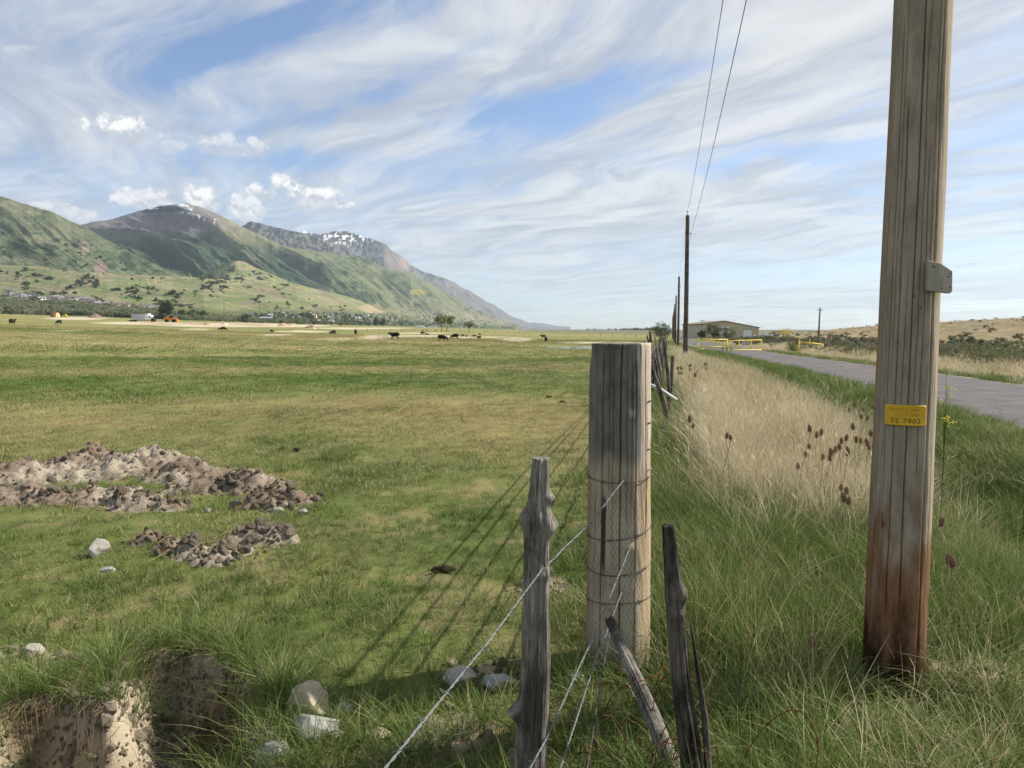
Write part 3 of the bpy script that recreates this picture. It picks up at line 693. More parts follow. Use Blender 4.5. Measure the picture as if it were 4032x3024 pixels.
tree_px('young_tree', 1757, 1307, 1238, 50, MATS['leaf_pale'], 'airy pale green tree whose bare trunk leans to one side', seed=22, clump=36, crown_from=.36, lean=.16)
tree_px('young_tree', 1847, 1310, 1257, 52, MATS['leaf_olive'], 'lone small tree with spreading olive crown beyond the brown calves', seed=23, clump=30, crown_from=.3)
p = ground(2604, 1336); s = p.y / FPX
tree('roadside_tree', (p.x, p.y, p.z), 66 * s, 84 * s, MATS['leaf_olivebush'], 'bushy olive tree standing over the far end of the stick fence', seed=31, clump=70, crown_from=.02, flatb=.9, dens=1)
BLD_Y = 300.0
for i, (px, base, top, w, mt, lb) in enumerate([(2762, 1335, 1301, 42, 'leaf_dark', 'dark bush by the corner of the metal building'), (2812, 1335, 1274, 72, 'leaf_olivebush', 'tallest green bush in front of the metal building'), (2868, 1335, 1288, 58, 'leaf_olive', 'silvery olive bush before the building wall')]):
    y = BLD_Y - 14; d = ray(px, base); x = d.x / d.y * y
    bush('bush', (x, y, gz(x, y)), (base - top) * y / FPX, w * y / FPX, MATS[mt], lb, seed=i, clump=40)
for i, (px, py, h, w, lb) in enumerate([(3055, 1312, 11, 60, 'yellow-green mound of shrubs behind the white trailer'), (3095, 1312, 14, 60, 'yellow-flowered shrub mound on the rise beside the building')]):
    y = 215.0; d = ray(px, py); x = d.x / d.y * y
    bush('flowering_shrub', (x, y, gz(x, y) - .2), 2.2 if i else 1.8, w * y / FPX, MATS['leaf_olive' if i == 0 else 'leaf_yellow'], lb, seed=7 + i)
# ------------------------------------------------------------------ houses of the town
rs = np.random.default_rng(21)
wallc = [flat('wall_white', (.9, .89, .87)), flat('wall_cream', (.62, .54, .42)), flat('wall_grey', (.42, .43, .45)), flat('wall_tan', (.50, .40, .30))]
roofc = [flat('roof_dark', (.10, .10, .115)), flat('roof_brown', (.16, .12, .10)), flat('roof_grey', (.27, .27, .28))]
glass_m = flat('far_glass', (.05, .06, .08), .2, .5)
hm = []
for i in range(10):
    L, W, H = 10 + 5 * rs.random(), 8 + 2 * rs.random(), 3.2 + 3.0 * (i % 2); r = 2.2 + rs.random()
    b = MB(); b.box((0, 0, H / 2 - 1), (L, W, H + 2), mi=0)
    b.prism([(-L / 2 - .4, -W / 2 - .5, H), (-L / 2 - .4, W / 2 + .5, H), (-L / 2 - .4, 0, H + r)], (L + .8, 0, 0), mi=1)
    b.box((L / 2 - 2.6, -W / 2 - 1.5, H * .3), (5, 3.2, H * .62), mi=0); b.prism([(L / 2 - 5.3, -W / 2 - 3.3, H * .62), (L / 2 + .1, -W / 2 - 3.3, H * .62), (L / 2 - 2.6, -W / 2 - 3.3, H * .62 + 1.6)], (0, 3.4, 0), mi=1)
    b.box((L / 2 - 2.6, -W / 2 - 3.12, H * .25), (3.6, .1, H * .45), mi=2)
    for wx in (-L * .3, -L * .08):
        for wz in ([1.5, 4.4] if i % 2 else [1.5]): b.box((wx, -W / 2 - .02, wz), (1.4, .12, 1.3), mi=3)
    me_o = b.build('house', [wallc[i % 4], roofc[i % 3], wallc[0], glass_m]); hm.append(me_o)
nm = ['white', 'cream', 'grey', 'tan']; rn = ['dark', 'brown', 'grey']
def add_house(p, i, group, where, first):
    src = hm[i]
    o = src if first else src.copy()
    if not first: C.objects.link(o)
    o.location = (p.x, p.y, p.z); o.rotation_euler = (0, 0, rs.normal() * .5 + R(20)); s = .8 + .35 * rs.random(); o.scale = (s, s, s)
    tag(o, '%s %s house with %s roof %s' % ('two-storey' if i % 2 else 'low', nm[i % 4], rn[i % 3], where), 'house', group)
est = []
for q in range(64):
    a = rs.random(); px = 30 + a * 330; y0 = np.interp(px, [30, 120, 210, 300, 350], [1157, 1166, 1176, 1184, 1190]); est.append((px, y0 + rs.random() * np.interp(px, [30, 90, 150, 360], [2, 8, 16, 12])))
for q in range(44):
    px = 355 + rs.random() * 270; y0 = np.interp(px, [355, 450, 620], [1194, 1204, 1212]); est.append((px, y0 + rs.random() * np.interp(px, [355, 500, 620], [8, 16, 18])))
est.sort(key=lambda e: e[1]); used = set()
for a, b in est:
    p = hit(a, b)
    if p is None: continue
    i = int(rs.choice(10, p=np.array([3, 2, 1, 1, 3, 2, 1, 1, 3, 2]) / 19)); add_house(p, i, 'houses of the estate under the bench slope', 'in the hillside estate under the bench', i not in used); used.add(i)
for q in range(120):
    px = 960 + rs.random() * 1080; p = hit(px, np.interp(px, [960, 1100, 1500, 1800, 2040], [1268, 1272, 1276, 1283, 1291]) - rs.random() * np.interp(px, [960, 1100, 1700, 1900, 2040], [20, 40, 36, 26, 10]))
    if p is None: continue
    i = int(rs.choice(10, p=np.array([3, 2, 1, 1, 3, 2, 1, 1, 3, 2]) / 19)); add_house(p, i, 'houses of the far town among trees', 'among the trees of the far town', i not in used); used.add(i)
for i in range(10):
    if i not in used: bpy.data.objects.remove(hm[i])

# ------------------------------------------------------------------ field things
yel = flat('yellow_paint', (.82, .60, .05), .45, .4); org = flat('orange_paint', (.62, .20, .025), .55, .3); whitep = flat('white_paint', (.78, .78, .77), .5, .4); greyp = flat('grey_paint', (.5, .52, .54), .6, .3)
blackp = flat('black_rubber', (.02, .02, .022), .8, .2); darkm = flat('dark_metal', (.06, .045, .04), .6, .4); galv = flat('galvanised', (.48, .49, .50), .45, .5, .7); rust = flat('rust', (.14, .06, .03), .9, .1, .3, .4, 60)
polew = flat('pole_wood', (.115, .092, .075), .95, .1, 0, .35, 5)
def at(px, y, py=None): d = ray(px, py or HOR); return d.x / d.y * y
# white box truck on flatbed chassis, facing right
p = gp(565, 1268); s = p.y / FPX; U_ = s * 69 / 8.4       # metres per modelled metre
tr = empty('box_truck', (p.x - 1.0, p.y, p.z), R(-6), 'white box truck with dark hood parked on the dirt bank', 'truck'); tr.scale = (U_,) * 3
MB().box((-.9, 0, 2.55), (6.9, 2.5, 2.75)).build('cargo_box', greyp, tr); MB().box((3.32, 0, 2.57), (1.5, 2.52, 2.8)).build('cargo_nose', whitep, tr)
cb = MB().box((4.75, 0, 1.95), (1.25, 2.2, 1.75)).box((4.7, 0, 3.0), (1.3, 2.2, .5)).build('cab', whitep, tr); MB().box((4.9, -1.12, 2.25), (.7, .04, .6)).build('window', glass_m, cb); MB().box((5.39, 0, 2.3), (.04, 1.9, .6)).build('windscreen', glass_m, cb)
MB().box((5.95, 0, 1.35), (1.35, 1.9, 1.0)).box((6.7, 0, .75), (.2, 2.2, .4)).build('hood', blackp, tr)
MB().box((.3, 0, .85), (9.6, 1.0, .3)).box((-5.3, 0, .75), (2.6, 2.2, .25)).build('chassis', darkm, tr)
wm = None
for wx in (-4.9, -3.6, 5.9):
    for wy in (-1.0, 1.0): MB().tube([(wx, wy - .15, .5), (wx, wy + .15, .5)], .5, 14).build('wheel', blackp, tr)
# orange loader
p = gp(672, 1269); s = p.y / FPX; q = s * 55 / 6.4
ld = empty('loader', (p.x, p.y, p.z), R(8), 'orange wheel loader with raised arms parked by a pole', 'loader'); ld.scale = (q,) * 3
MB().box((-.4, 0, 1.3), (3.6, 1.9, 1.1)).box((-1.9, 0, 1.9), (1.2, 1.7, .9)).build('body', org, ld); MB().box((.5, 0, 2.55), (1.4, 1.6, 1.3)).build('cab', darkm, ld)
MB().tube([(.8, -.8, 1.7), (2.2, -.8, 2.1), (3.0, -.8, 1.0)], .16, 6).tube([(.8, .8, 1.7), (2.2, .8, 2.1), (3.0, .8, 1.0)], .16, 6).build('arm', org, ld)
MB().prism([(2.7, -1.2, .25), (3.6, -1.2, .2), (3.1, -1.2, 1.3), (2.7, -1.2, 1.3)], (0, 2.4, 0)).build('bucket', org, ld); MB().box((-2.6, 0, 1.2), (.5, 1.7, .9)).build('counterweight', greyp, ld)
for wx in (-1.6, 1.3):
    for wy in (-.95, .95): MB().tube([(wx, wy - .2, .7), (wx, wy + .2, .7)], .7, 14).build('wheel', blackp, ld)
# red shed
p = gp(218, 1249); s = p.y / FPX; q = s * 34 / 5.5
sh = empty('garden_shed', (p.x, p.y, p.z), R(-24), 'small shed with red roof and pale yellow gable on the field', 'shed'); sh.scale = (q,) * 3
MB().box((0, 0, 1.1), (5.0, 2.6, 2.2)).prism([(2.503, -1.3, 2.2), (2.503, 1.3, 2.2), (2.503, 0, 3.1)], (-.05, 0, 0)).build('wall', flat('shed_wall', (.66, .52, .30)), sh)
MB().box((-1.2, -1.33, 1.1), (2.7, .06, 2.1)).build('side_panel', flat('shed_side', (.34, .13, .09)), sh)
MB().prism([(-2.7, -1.5, 2.1), (-2.7, 0, 3.15), (-2.7, 0, 3.3), (-2.7, -1.5, 2.25)], (5.4, 0, 0)).prism([(-2.7, 1.5, 2.1), (-2.7, 1.5, 2.25), (-2.7, 0, 3.3), (-2.7, 0, 3.15)], (5.4, 0, 0)).build('roof', flat('shed_roof', (.32, .11, .07)), sh)
MB().box((2.53, 0, 1.0), (.06, 1.1, 1.8)).build('door', flat('shed_door', (.55, .38, .2)), sh)
# low yellow farm implement beside the shed
p = gp(253, 1249); o = empty('farm_implement', (p.x, p.y, p.z), 0, 'low yellow farm implement standing beside the red-roofed shed', 'machine'); q = p.y / FPX * 25 / 4
o.scale = (q,) * 3; MB().box((0, 0, .8), (3.4, 1.2, .45)).build('frame', yel, o); MB().box((.8, 0, 1.3), (1.0, 1.0, .7)).build('hopper', yel, o)
for wx in (-1.2, 1.2): MB().tube([(wx, -.7, .45), (wx, -.5, .45)], .45, 10).build('wheel', blackp, o)
# pavilion
p = gp(1052, 1270); s = p.y / FPX; q = s * 59 / 16
o = empty('pavilion', (p.x, p.y, p.z), R(-5), 'open pavilion with pale metal roof on posts by the dirt heaps', 'pavilion'); o.scale = (q,) * 3
MB().prism([(-8, -4, 4.6), (-8, 4, 4.6), (-8, 4, 4.9), (-8, 0, 6.0), (-8, -4, 4.9)], (16, 0, 0)).build('roof', flat('metal_roof', (.42, .50, .52), .4, .4, .3), o)
for wx in (-7, -2.4, 2.4, 7):
    for wy in (-3.4, 3.4): MB().box((wx, wy, 2.3), (.35, .35, 4.62)).build('post', darkm, o)
p = gp(1104, 1272); q = p.y / FPX
o = empty('hut', (p.x, p.y, p.z), 0, 'little white hut behind the orange dirt heap', 'hut'); MB().box((0, 0, 4 * q), (19 * q, 12 * q, 8 * q)).build('wall', wallc[0], o); MB().box((0, 0, 9 * q), (22 * q, 15 * q, 2 * q)).build('roof', roofc[2], o)
# long barns at the edge of the pasture
for (px, py, w, h, lb) in [(1654, 1291, 34, 9, 'long pale barn at the pasture edge before the town'), (1702, 1292, 34, 6, 'low white building beside the long pale barn'), (1813, 1296, 12, 7, 'small white roofed stand at the far edge of the pasture'), (2285, 1303, 16, 5, 'low white shed under the dark tree row'), (2395, 1310, 24, 5, 'long white shed at the end of the dark tree row')]:
    p = gp(px, py); q = p.y / FPX
    o = empty('barn', (p.x, p.y, p.z), R(4), lb, 'barn'); MB().box((0, 0, h * q * .35), (w * q, w * q * .4, h * q * .7)).build('wall', wallc[0], o)
    MB().prism([(-w * q * .52, -w * q * .23, h * q * .7), (-w * q * .52, w * q * .23, h * q * .7), (-w * q * .52, 0, h * q * 1.1)], (w * q * 1.04, 0, 0)).build('roof', roofc[2], o)
# dirt heaps
def heap(px, py, w, h, mat, label, seed):
    p = gp(px, py); q = p.y / FPX; n = 26; v = []; f = []
    for i in range(n):
        for j in range(n):
            a = (i / (n - 1) * 2 - 1); b = (j / (n - 1) * 2 - 1); r = math.hypot(a, b)
            z = max(0, 1 - r) ** .8 * (.6 + .8 * float(fbm(np.array([a * 3 + seed]), np.array([b * 3.]), 4, seed)[0])) - .06
            v.append((a * w * q / 2, b * w * q / 2, z * h * q))
    for i in range(n - 1):
        for j in range(n - 1): f.append([i * n + j, (i + 1) * n + j, (i + 1) * n + j + 1, i * n + j + 1])
    o = mesh_obj('dirt_heap', v, f, mat, None, False); o.location = (p.x, p.y, p.z); tag(o, label, 'dirt heap', 'dirt heaps on the building site'); return o
dirt_o = flat('dirt_orange', (.42, .29, .20), .95, .1, 0, .2, .6); dirt_b = flat('dirt_brown', (.22, .16, .12), .95, .1, 0, .25, .6); dirt_w = flat('dirt_pale', (.5, .46, .40), .95, .1, 0, .2, .6)
for i, (px, py, w, h, mt, lb) in enumerate([(1115, 1284, 50, 14, dirt_o, 'orange dirt heap in front of the little white hut'), (1138, 1284, 34, 12, dirt_o, 'orange dirt heap next to the hut heap'), (1225, 1292, 60, 14, dirt_b, 'wide brown dirt heap, darkest on the site'),
                                            (1237, 1294, 20, 6, dirt_w, 'small pale heap at the foot of the brown heap'), (885, 1278, 26, 10, dirt_w, 'pale rubble heap at the foot of a power pole'), (820, 1280, 40, 12, dirt_o, 'low tan dirt heap along the bank'), (375, 1252, 60, 20, dirt_b, 'brown weedy heap between the shed and the truck'), (600, 1274, 120, 7, dirt_o, 'long low dirt bank in front of the truck'), (760, 1276, 110, 7, dirt_o, 'long low dirt bank in front of the loader'), (960, 1279, 160, 6, dirt_o, 'long low dirt bank before the pavilion')]):
    heap(px, py, w, h, mt, lb, i)
# field power poles
pole_lab = {207: 'slim power pole behind the red-roofed shed', 481: 'tall pole carrying a big stick nest on its top', 704: 'power pole standing right beside the orange loader', 883: 'power pole rising from the pale rubble heap', 1024: 'power pole at the corner of the open pavilion'}
for (px, yt, yb) in [(207, 1145, 1249), (481, 1160, 1255), (704, 1180, 1262), (883, 1185, 1268), (1024, 1197, 1272), (1146, 1208, 1276), (1250, 1219, 1280), (1342, 1223, 1282), (1420, 1230, 1284)]:
    p = gp(px, yb); q = p.y / FPX; h = (yb - yt) * q
    o = empty('power_pole', (p.x, p.y, p.z), 0, pole_lab.get(px, 'thin distant power pole before the far town'), 'power pole', 'power poles across the pasture')
    MB().tube([(0, 0, -.5), (0, 0, h)], [.2, .13], 8).build('shaft', polew, o)
    if px == 481:
        b = MB(); r2 = random.Random(3)
        for i in range(70):
            a = r2.random() * 6.28; r_ = r2.random() * 1.0; c_ = Vector((math.cos(a) * r_, math.sin(a) * r_, h + r2.random() * .5)); dd = Vector((r2.gauss(0, 1), r2.gauss(0, 1), r2.gauss(0, .25))).normalized() * .7
            b.tube([c_ - dd, c_ + dd], .04, 4)
        b.build('nest', polew, o)
    else: MB().box((0, 0, h - .6), (1.9, .12, .14)).build('crossarm', polew, o)
for (px, yt, yb) in [(11, 1120, 1154), (218, 1117, 1150), (406, 1132, 1160), (562, 1147, 1173), (712, 1158, 1183), (857, 1164, 1186)]:
    p = hit(px, yb)
    if p is None: continue
    q = p.y / FPX; h = (yb - yt) * q; o = empty('transmission_tower', (p.x, p.y, p.z), 0, 'faint two-legged transmission tower standing on the grassy bench', 'tower', 'transmission towers along the bench')
    for sx in (-2.2, 2.2): MB().tube([(sx, 0, -1), (sx, 0, h)], [.28, .2], 6).build('leg', polew, o)
    MB().box((0, 0, h * .9), (9, .3, .35)).build('crossarm', polew, o)
# ------------------------------------------------------------------ cattle
cow_k = flat('cow_black', (.012, .010, .010), .75, .25); cow_b = flat('cow_brown', (.075, .025, .014), .75, .25)
def cow_mesh(name, pose):
    V = []; E = []; Rd = []
    def v(x, y, z, a, b=None): V.append((x, y, z)); Rd.append((a, b or a)); return len(V) - 1
    def ch(*ids):
        for a, b in zip(ids, ids[1:]): E.append((a, b))
    hip = v(-.62, 0, 1.03, .33, .38); mid = v(-.1, 0, .98, .37, .46); chest = v(.45, 0, 1.0, .33, .43); rump = v(-.88, 0, 1.05, .24, .30)
    ch(rump, hip, mid, chest)
    if pose == 'graze':
        ws = v(.78, 0, .92, .25, .30); n1 = v(1.05, 0, .62, .17, .2); hd = v(1.2, 0, .34, .11); mz = v(1.3, 0, .10, .075)
        ear = (1.17, .42)
    else:
        ws = v(.75, 0, 1.12, .25, .32); n1 = v(.98, 0, 1.26, .18, .22); hd = v(1.2, 0, 1.33, .14); mz = v(1.42, 0, 1.2, .095); ear = (1.16, 1.44)
    ch(chest, ws, n1, hd, mz)
    for sy in (-1, 1):
        e = v(ear[0], sy * .2, ear[1], .03); ch(hd, e)
        st_ = .08 * sy
        a = v(.5, .2 * sy, .72, .13); b = v(.5 + st_, .2 * sy, .40, .07); c = v(.5 + st_, .2 * sy, .2, .05); d = v(.53 + st_, .2 * sy, .02, .055); ch(chest, a, b, c, d)
        a = v(-.62, .21 * sy, .72, .16); b = v(-.58 - st_, .21 * sy, .52, .10); c = v(-.76 - st_, .2 * sy, .33, .06); d = v(-.72 - st_, .2 * sy, .02, .055); ch(hip, a, b, c, d)
    t1 = v(-1.03, 0, .92, .03); t2 = v(-1.05, 0, .45, .025); ch(rump, t1, t2)
    me = bpy.data.meshes.new(name); me.from_pydata(V, E, []); o = bpy.data.objects.new(name, me); C.objects.link(o)
    md = o.modifiers.new('skin', 'SKIN'); sv = me.skin_vertices[0].data
    for i, r_ in enumerate(Rd): sv[i].radius = r_
    sv[mid].use_root = True; o.modifiers.new('sub', 'SUBSURF').levels = 1; o.modifiers['sub'].render_levels = 1
    dg = bpy.context.evaluated_depsgraph_get(); m2 = bpy.data.meshes.new_from_object(o.evaluated_get(dg)); bpy.data.objects.remove(o); m2.name = name; m2.polygons.foreach_set('use_smooth', np.ones(len(m2.polygons), bool))
    return m2
CM = {}
for ps in ('graze', 'stand'):
    for nm_, mt in (('k', cow_k), ('b', cow_b)):
        if nm_ == 'k': base = cow_mesh('cow_' + ps, ps); me = base
        else: me = base.copy()
        me.materials.clear(); me.materials.append(mt); CM[ps, nm_] = me
cattle = [(1554, 1336, 26, 'stand', 'k', 180, 'black cow standing head up, side-on, alone in mid pasture'), (1742, 1344, 25, 'graze', 'k', -4, 'large black cow grazing, nearest of the pair below the pale trees'), (1791, 1336, 21, 'graze', 'k', 184, 'black cow grazing head to head with the large black cow'),
          (1664, 1318, 12, 'graze', 'k', 10, 'black cow grazing beside a small black calf'), (1683, 1321, 7, 'graze', 'k', 20, 'small black calf right beside a grazing cow'), (1822, 1327, 10, 'stand', 'b', 170, 'reddish brown calf, first of three brown calves'), (1836, 1328, 9, 'stand', 'b', 100, 'reddish brown calf seen end-on in the middle of three'), (1867, 1328, 9, 'stand', 'b', 15, 'reddish brown calf apart from two other brown calves'),
          (1886, 1336, 11, 'stand', 'k', 160, 'small black calf standing by the pale sand strip'), (1889, 1320, 6, 'graze', 'k', 30, 'tiny far black calf behind the sand strip'), (2139, 1332, 13, 'stand', 'k', 180, 'black cow standing side-on beyond the pond'), (2149, 1347, 19, 'graze', 'k', 92, 'black cow seen from behind at the edge of the pond'),
          (1311, 1319, 18, 'graze', 'k', 225, 'black cow grazing half turned, head to the ground'), (1401, 1319, 19, 'stand', 'k', 95, 'black cow seen straight from behind in the open pasture'), (1070, 1309, 10, 'graze', 'k', -20, 'black calf alone in front of the dirt heaps'), (882, 1303, 16, 'graze', 'b', -8, 'dark brown cow grazing side-on below the truck'), (866, 1301, 10, 'graze', 'b', 170, 'brown calf half hidden behind the dark brown cow'),
          (49, 1279, 22, 'stand', 'k', 85, 'black cow seen from behind at the far side of the field'), (232, 1277, 17, 'graze', 'k', 255, 'black cow grazing and facing the viewer below the shed')]
far_l = 'tiny black cow grazing on the strip before the olive woodland'
for x_ in (45, 72, 88, 108, 129, 179, 194): cattle.append((x_, 1237.5, 6, 'graze', 'k', rnd.choice([0, 180, 20, 160]), far_l))
for x_ in (1666, 1680, 1716): cattle.append((x_, 1304, 5, 'graze', 'k', 180, 'tiny far black cow beyond the pale young trees'))
for (px, py, hpx, ps, cl, rz, lb) in cattle:
    p = gp(px, py); q = p.y / FPX; sc = min(1.25, max(.55, hpx * q / 1.35))
    o = bpy.data.objects.new('calf' if 'calf' in lb else 'cow', CM[ps, cl]); C.objects.link(o); o.location = (p.x, p.y, p.z - .03); o.rotation_euler = (0, 0, R(rz)); o.scale = (sc,) * 3
    tag(o, lb, 'calf' if 'calf' in lb else 'cow', 'cattle grazing in the pasture')
# distant pasture fence posts
for i in range(26):
    px = 1400 + i * 46; p = ground(px, np.interp(px, [1400, 2000, 2600], [1303, 1312, 1330])); 
    o = MB().tube([(0, 0, -.2), (rnd.gauss(0, .06), rnd.gauss(0, .06), 1.25 + .2 * rnd.random())], .08, 6).build('fence_post', polew); o.location = p; tag(o, 'weathered post of the far cross fence in the pasture', 'fence post', 'posts of the far cross fence')
# ------------------------------------------------------------------ wood
def wood_mat(name, stops, zmix=None, dash=False, grain=1.0, con=((.78, .77, .76), (1.17, 1.16, 1.15))):
    """stops: function(k, z, ang, noise) -> base colour socket"""
    m, k = new_mat(name)
    tc = k.n('ShaderNodeTexCoord').outputs['Object']; x, y, z = k.sep(tc)[:3]
    ang = k.n('ShaderNodeMath', _operation='ARCTAN2', i0=y, i1=x).outputs[0]
    g1 = k.noise(k.scale(tc, (120, 120, 4.0)), 1.0, 7, .7, 1.2); g2 = k.noise(k.scale(tc, (240, 240, 16)), 1.0, 5, .65, .6); g3 = k.noise(k.scale(tc, (9, 9, 3.0)), 1.0, 6, .65)
    c = stops(k, tc, z, ang, g3)
    gr = k.m('ADD', k.m('MULTIPLY', g1, .5), k.m('MULTIPLY', g2, .5))
    c = k.mix(1.0, c, k.mix(k.mr(gr, .36, .64, 0, 1, False), con[0], con[1]), 'MULTIPLY')
    if dash:
        u = k.m('MULTIPLY', ang, 13.5); row = k.m('FLOOR', u); w_ = k.m('ADD', k.m('MULTIPLY', z, 26.0), k.m('MULTIPLY', k.m('FRACT', k.m('MULTIPLY', row, .5)), 1.0))
        a = k.m('ABSOLUTE', k.m('SUBTRACT', k.m('FRACT', u), .5)); b = k.m('ABSOLUTE', k.m('SUBTRACT', k.m('FRACT', w_), .5))
        rn = k.n('ShaderNodeTexWhiteNoise', _noise_dimensions='2D', Vector=k.xyz(row, k.m('FLOOR', w_), 0)).outputs[0]
        dm = k.m('MULTIPLY', k.m('MULTIPLY', k.mr(a, .10, .2, 1, 0), k.mr(b, .14, .24, 1, 0)), k.mr(rn, .1, .3))
        dm = k.m('MULTIPLY', dm, k.mr(z, .82, .98, 1, 0)); c = k.mix(k.m('MULTIPLY', dm, .6), c, (.05, .028, .016))
    finish(k, c, .9, .12, gr, .8 * grain, .008)
    return m
def lathe_log(name, path, rad, mat, parent=None, n=96, rows=160, cracks=(), knots=(), rough=.0015, seed=0, flute=.0, ragged=0.0, front=None, loc=None):
    """a log along path; cracks (angle, s0, s1, depth, width), knots (s, angle, amp, size)"""
    path = [Vector(p) for p in path]; L = [0]
    for a, b in zip(path, path[1:]): L.append(L[-1] + (b - a).length)
    tot = L[-1]; S = np.linspace(0, tot, rows)
    P = np.stack([np.interp(S, L, [p[i] for p in path]) for i in range(3)], 1); Rr = np.interp(S, L, rad)
    if front is None: th = np.linspace(0, 2 * math.pi, n, endpoint=False)
    else:
        a = np.linspace(-1.75, 1.75, int(n * .8)); b = np.linspace(1.75, 2 * math.pi - 1.75, int(n * .2) + 2)[1:-1]; th = np.concatenate([a, b]) + front
    n = len(th); T, SS = np.meshgrid(th, S)
    rr_ = Rr[:, None] * np.ones_like(T)
    cx, cy = np.cos(T), np.sin(T)
    rr_ = rr_ + rough * 2 * (fbm(cx * 3 + 5 + seed, cy * 3 + SS * 2.5, 4, seed) - .5) * (Rr[:, None] / .03) ** .3
    if flute: 
        fl = fbm(T * 5.1 / (2 * math.pi) * 4 + 0 * SS + .6 * vn(SS * 3, T * 0, seed), SS * .8, 3, seed + 1, .5, True); rr_ = rr_ - flute * Rr[:, None] * (1 - fl)
    for (a, s0, s1, dep, wid) in cracks:
        wob = a + .05 * (vn(SS * 2.2, SS * 0 + a * 7, 2) - .5) + .02 * (vn(SS * 9, SS * 0 + a * 3, 3) - .5)
        d = (T - wob + math.pi) % (2 * math.pi) - math.pi
        env = sst(s0, s0 + .12, SS) * (1 - sst(s1 - .12, s1, SS))
        rr_ = rr_ - .55 * dep * env * np.exp(-(d * Rr[:, None] / (wid * .62 * (.6 + .8 * vn(SS * 5, SS * 0 + a, 4)))) ** 2)
    for (s, a, amp, size) in knots:
        d = ((T - a + math.pi) % (2 * math.pi) - math.pi) * Rr[:, None]; rr_ = rr_ + amp * np.exp(-(d / size) ** 2 - ((SS - s) / size) ** 2)
    t = np.gradient(P, axis=0); t /= np.linalg.norm(t, axis=1)[:, None]
    ax = np.cross(np.array([0, 1., 0]), t); ax /= np.linalg.norm(ax, axis=1)[:, None]; ay = np.cross(t, ax)
    V = P[:, None, :] + rr_[..., None] * (cx[..., None] * ax[:, None, :] + cy[..., None] * ay[:, None, :])
    if ragged:
        top = sst(tot - .06, tot, SS); V[..., 2] += top * ragged * (2 * fbm(cx * 4 + 3, cy * 4, 3, seed + 4) - 1)
    vs = V.reshape(-1, 3); i, j = np.meshgrid(np.arange(rows - 1), np.arange(n), indexing='ij')
    f = np.stack([i * n + j, i * n + (j + 1) % n, (i + 1) * n + (j + 1) % n, (i + 1) * n + j], -1).reshape(-1, 4).tolist()
    # rounded cut end made of shrinking rings
    last = V[-1]; c = last.mean(0); base = len(vs); add = []
    for q in (.93, .6, .25): add.append(c + (last - c) * q + np.array([0, 0, .004 * (1 - q)]))
    vs = np.concatenate([vs] + add)
    prev = (rows - 1) * n
    for r_ in range(3):
        cur = base + r_ * n
        for j in range(n): f.append([prev + j, prev + (j + 1) % n, cur + (j + 1) % n, cur + j])
        prev = cur
    f.append([prev + j for j in range(n)])
    o = mesh_obj(name, vs, f, mat, parent, True)
    return o
def local(o, loc): o.location = loc; return o
# --- the near utility pole
PX, PY = 1.713, 3.36; pz0 = gz(PX, PY)
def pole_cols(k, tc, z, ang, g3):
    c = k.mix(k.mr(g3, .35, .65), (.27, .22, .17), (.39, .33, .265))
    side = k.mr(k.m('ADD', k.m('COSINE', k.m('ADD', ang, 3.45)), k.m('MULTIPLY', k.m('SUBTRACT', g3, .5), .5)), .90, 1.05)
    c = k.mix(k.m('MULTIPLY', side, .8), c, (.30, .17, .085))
    rt = k.mr(k.m('COSINE', k.m('ADD', ang, .62)), .72, .95); c = k.mix(k.m('MULTIPLY', rt, .7), c, (.50, .42, .315))  # right side painted paler, the sunlit edge put into the colour
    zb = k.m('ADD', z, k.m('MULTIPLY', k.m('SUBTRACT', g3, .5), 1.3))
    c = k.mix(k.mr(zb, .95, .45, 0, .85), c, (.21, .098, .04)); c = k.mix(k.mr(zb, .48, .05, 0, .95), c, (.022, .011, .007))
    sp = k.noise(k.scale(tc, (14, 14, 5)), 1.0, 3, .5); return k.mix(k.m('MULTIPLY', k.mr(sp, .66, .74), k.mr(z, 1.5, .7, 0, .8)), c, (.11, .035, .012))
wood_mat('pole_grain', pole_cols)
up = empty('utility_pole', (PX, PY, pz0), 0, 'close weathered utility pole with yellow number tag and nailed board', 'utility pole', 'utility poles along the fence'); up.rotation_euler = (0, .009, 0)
face = math.atan2(-PY, -PX)
r2 = random.Random(4)
crk = [(face + .10, .35, 3.6, .022, .0035), (face - .33, .3, 2.6, .018, .003), (face + .82, -.1, 3.3, .03, .007), (face + .47, .9, 2.4, .014, .0025), (face - .62, .8, 2.9, .014, .0025), (face + .28, 1.2, 3.0, .012, .002), (face - .12, 1.1, 1.9, .012, .002), (face - .95, .2, 2.2, .012, .003), (face + .62, 1.6, 3.5, .012, .002), (face - .48, 1.4, 3.5, .010, .002)]
crk += [(face + r2.uniform(-1.3, 1.3), a, a + r2.uniform(.4, 1.2), .007, .0016) for a in [r2.uniform(0, 2.9) for _ in range(9)]]
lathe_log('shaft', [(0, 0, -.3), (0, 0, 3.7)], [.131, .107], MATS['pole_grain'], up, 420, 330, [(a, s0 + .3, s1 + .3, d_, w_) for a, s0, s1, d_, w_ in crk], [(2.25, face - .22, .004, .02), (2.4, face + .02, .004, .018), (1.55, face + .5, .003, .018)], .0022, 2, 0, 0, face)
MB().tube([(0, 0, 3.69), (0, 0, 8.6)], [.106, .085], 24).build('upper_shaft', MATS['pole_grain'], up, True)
MB().tube([(0, 0, 8.5), (0, 0, 8.85)], .012, 8).tube([(0, 0, 8.78), (0, 0, 8.83), (0, 0, 8.9)], [.05, .06, .03], 12).build('insulator', galv, up, True)
MB().tube([(.08, 0, 7.6), (.22, 0, 7.6)], .012, 8).tube([(.22, 0, 7.55), (.22, 0, 7.66)], .045, 12).build('side_insulator', galv, up, True)
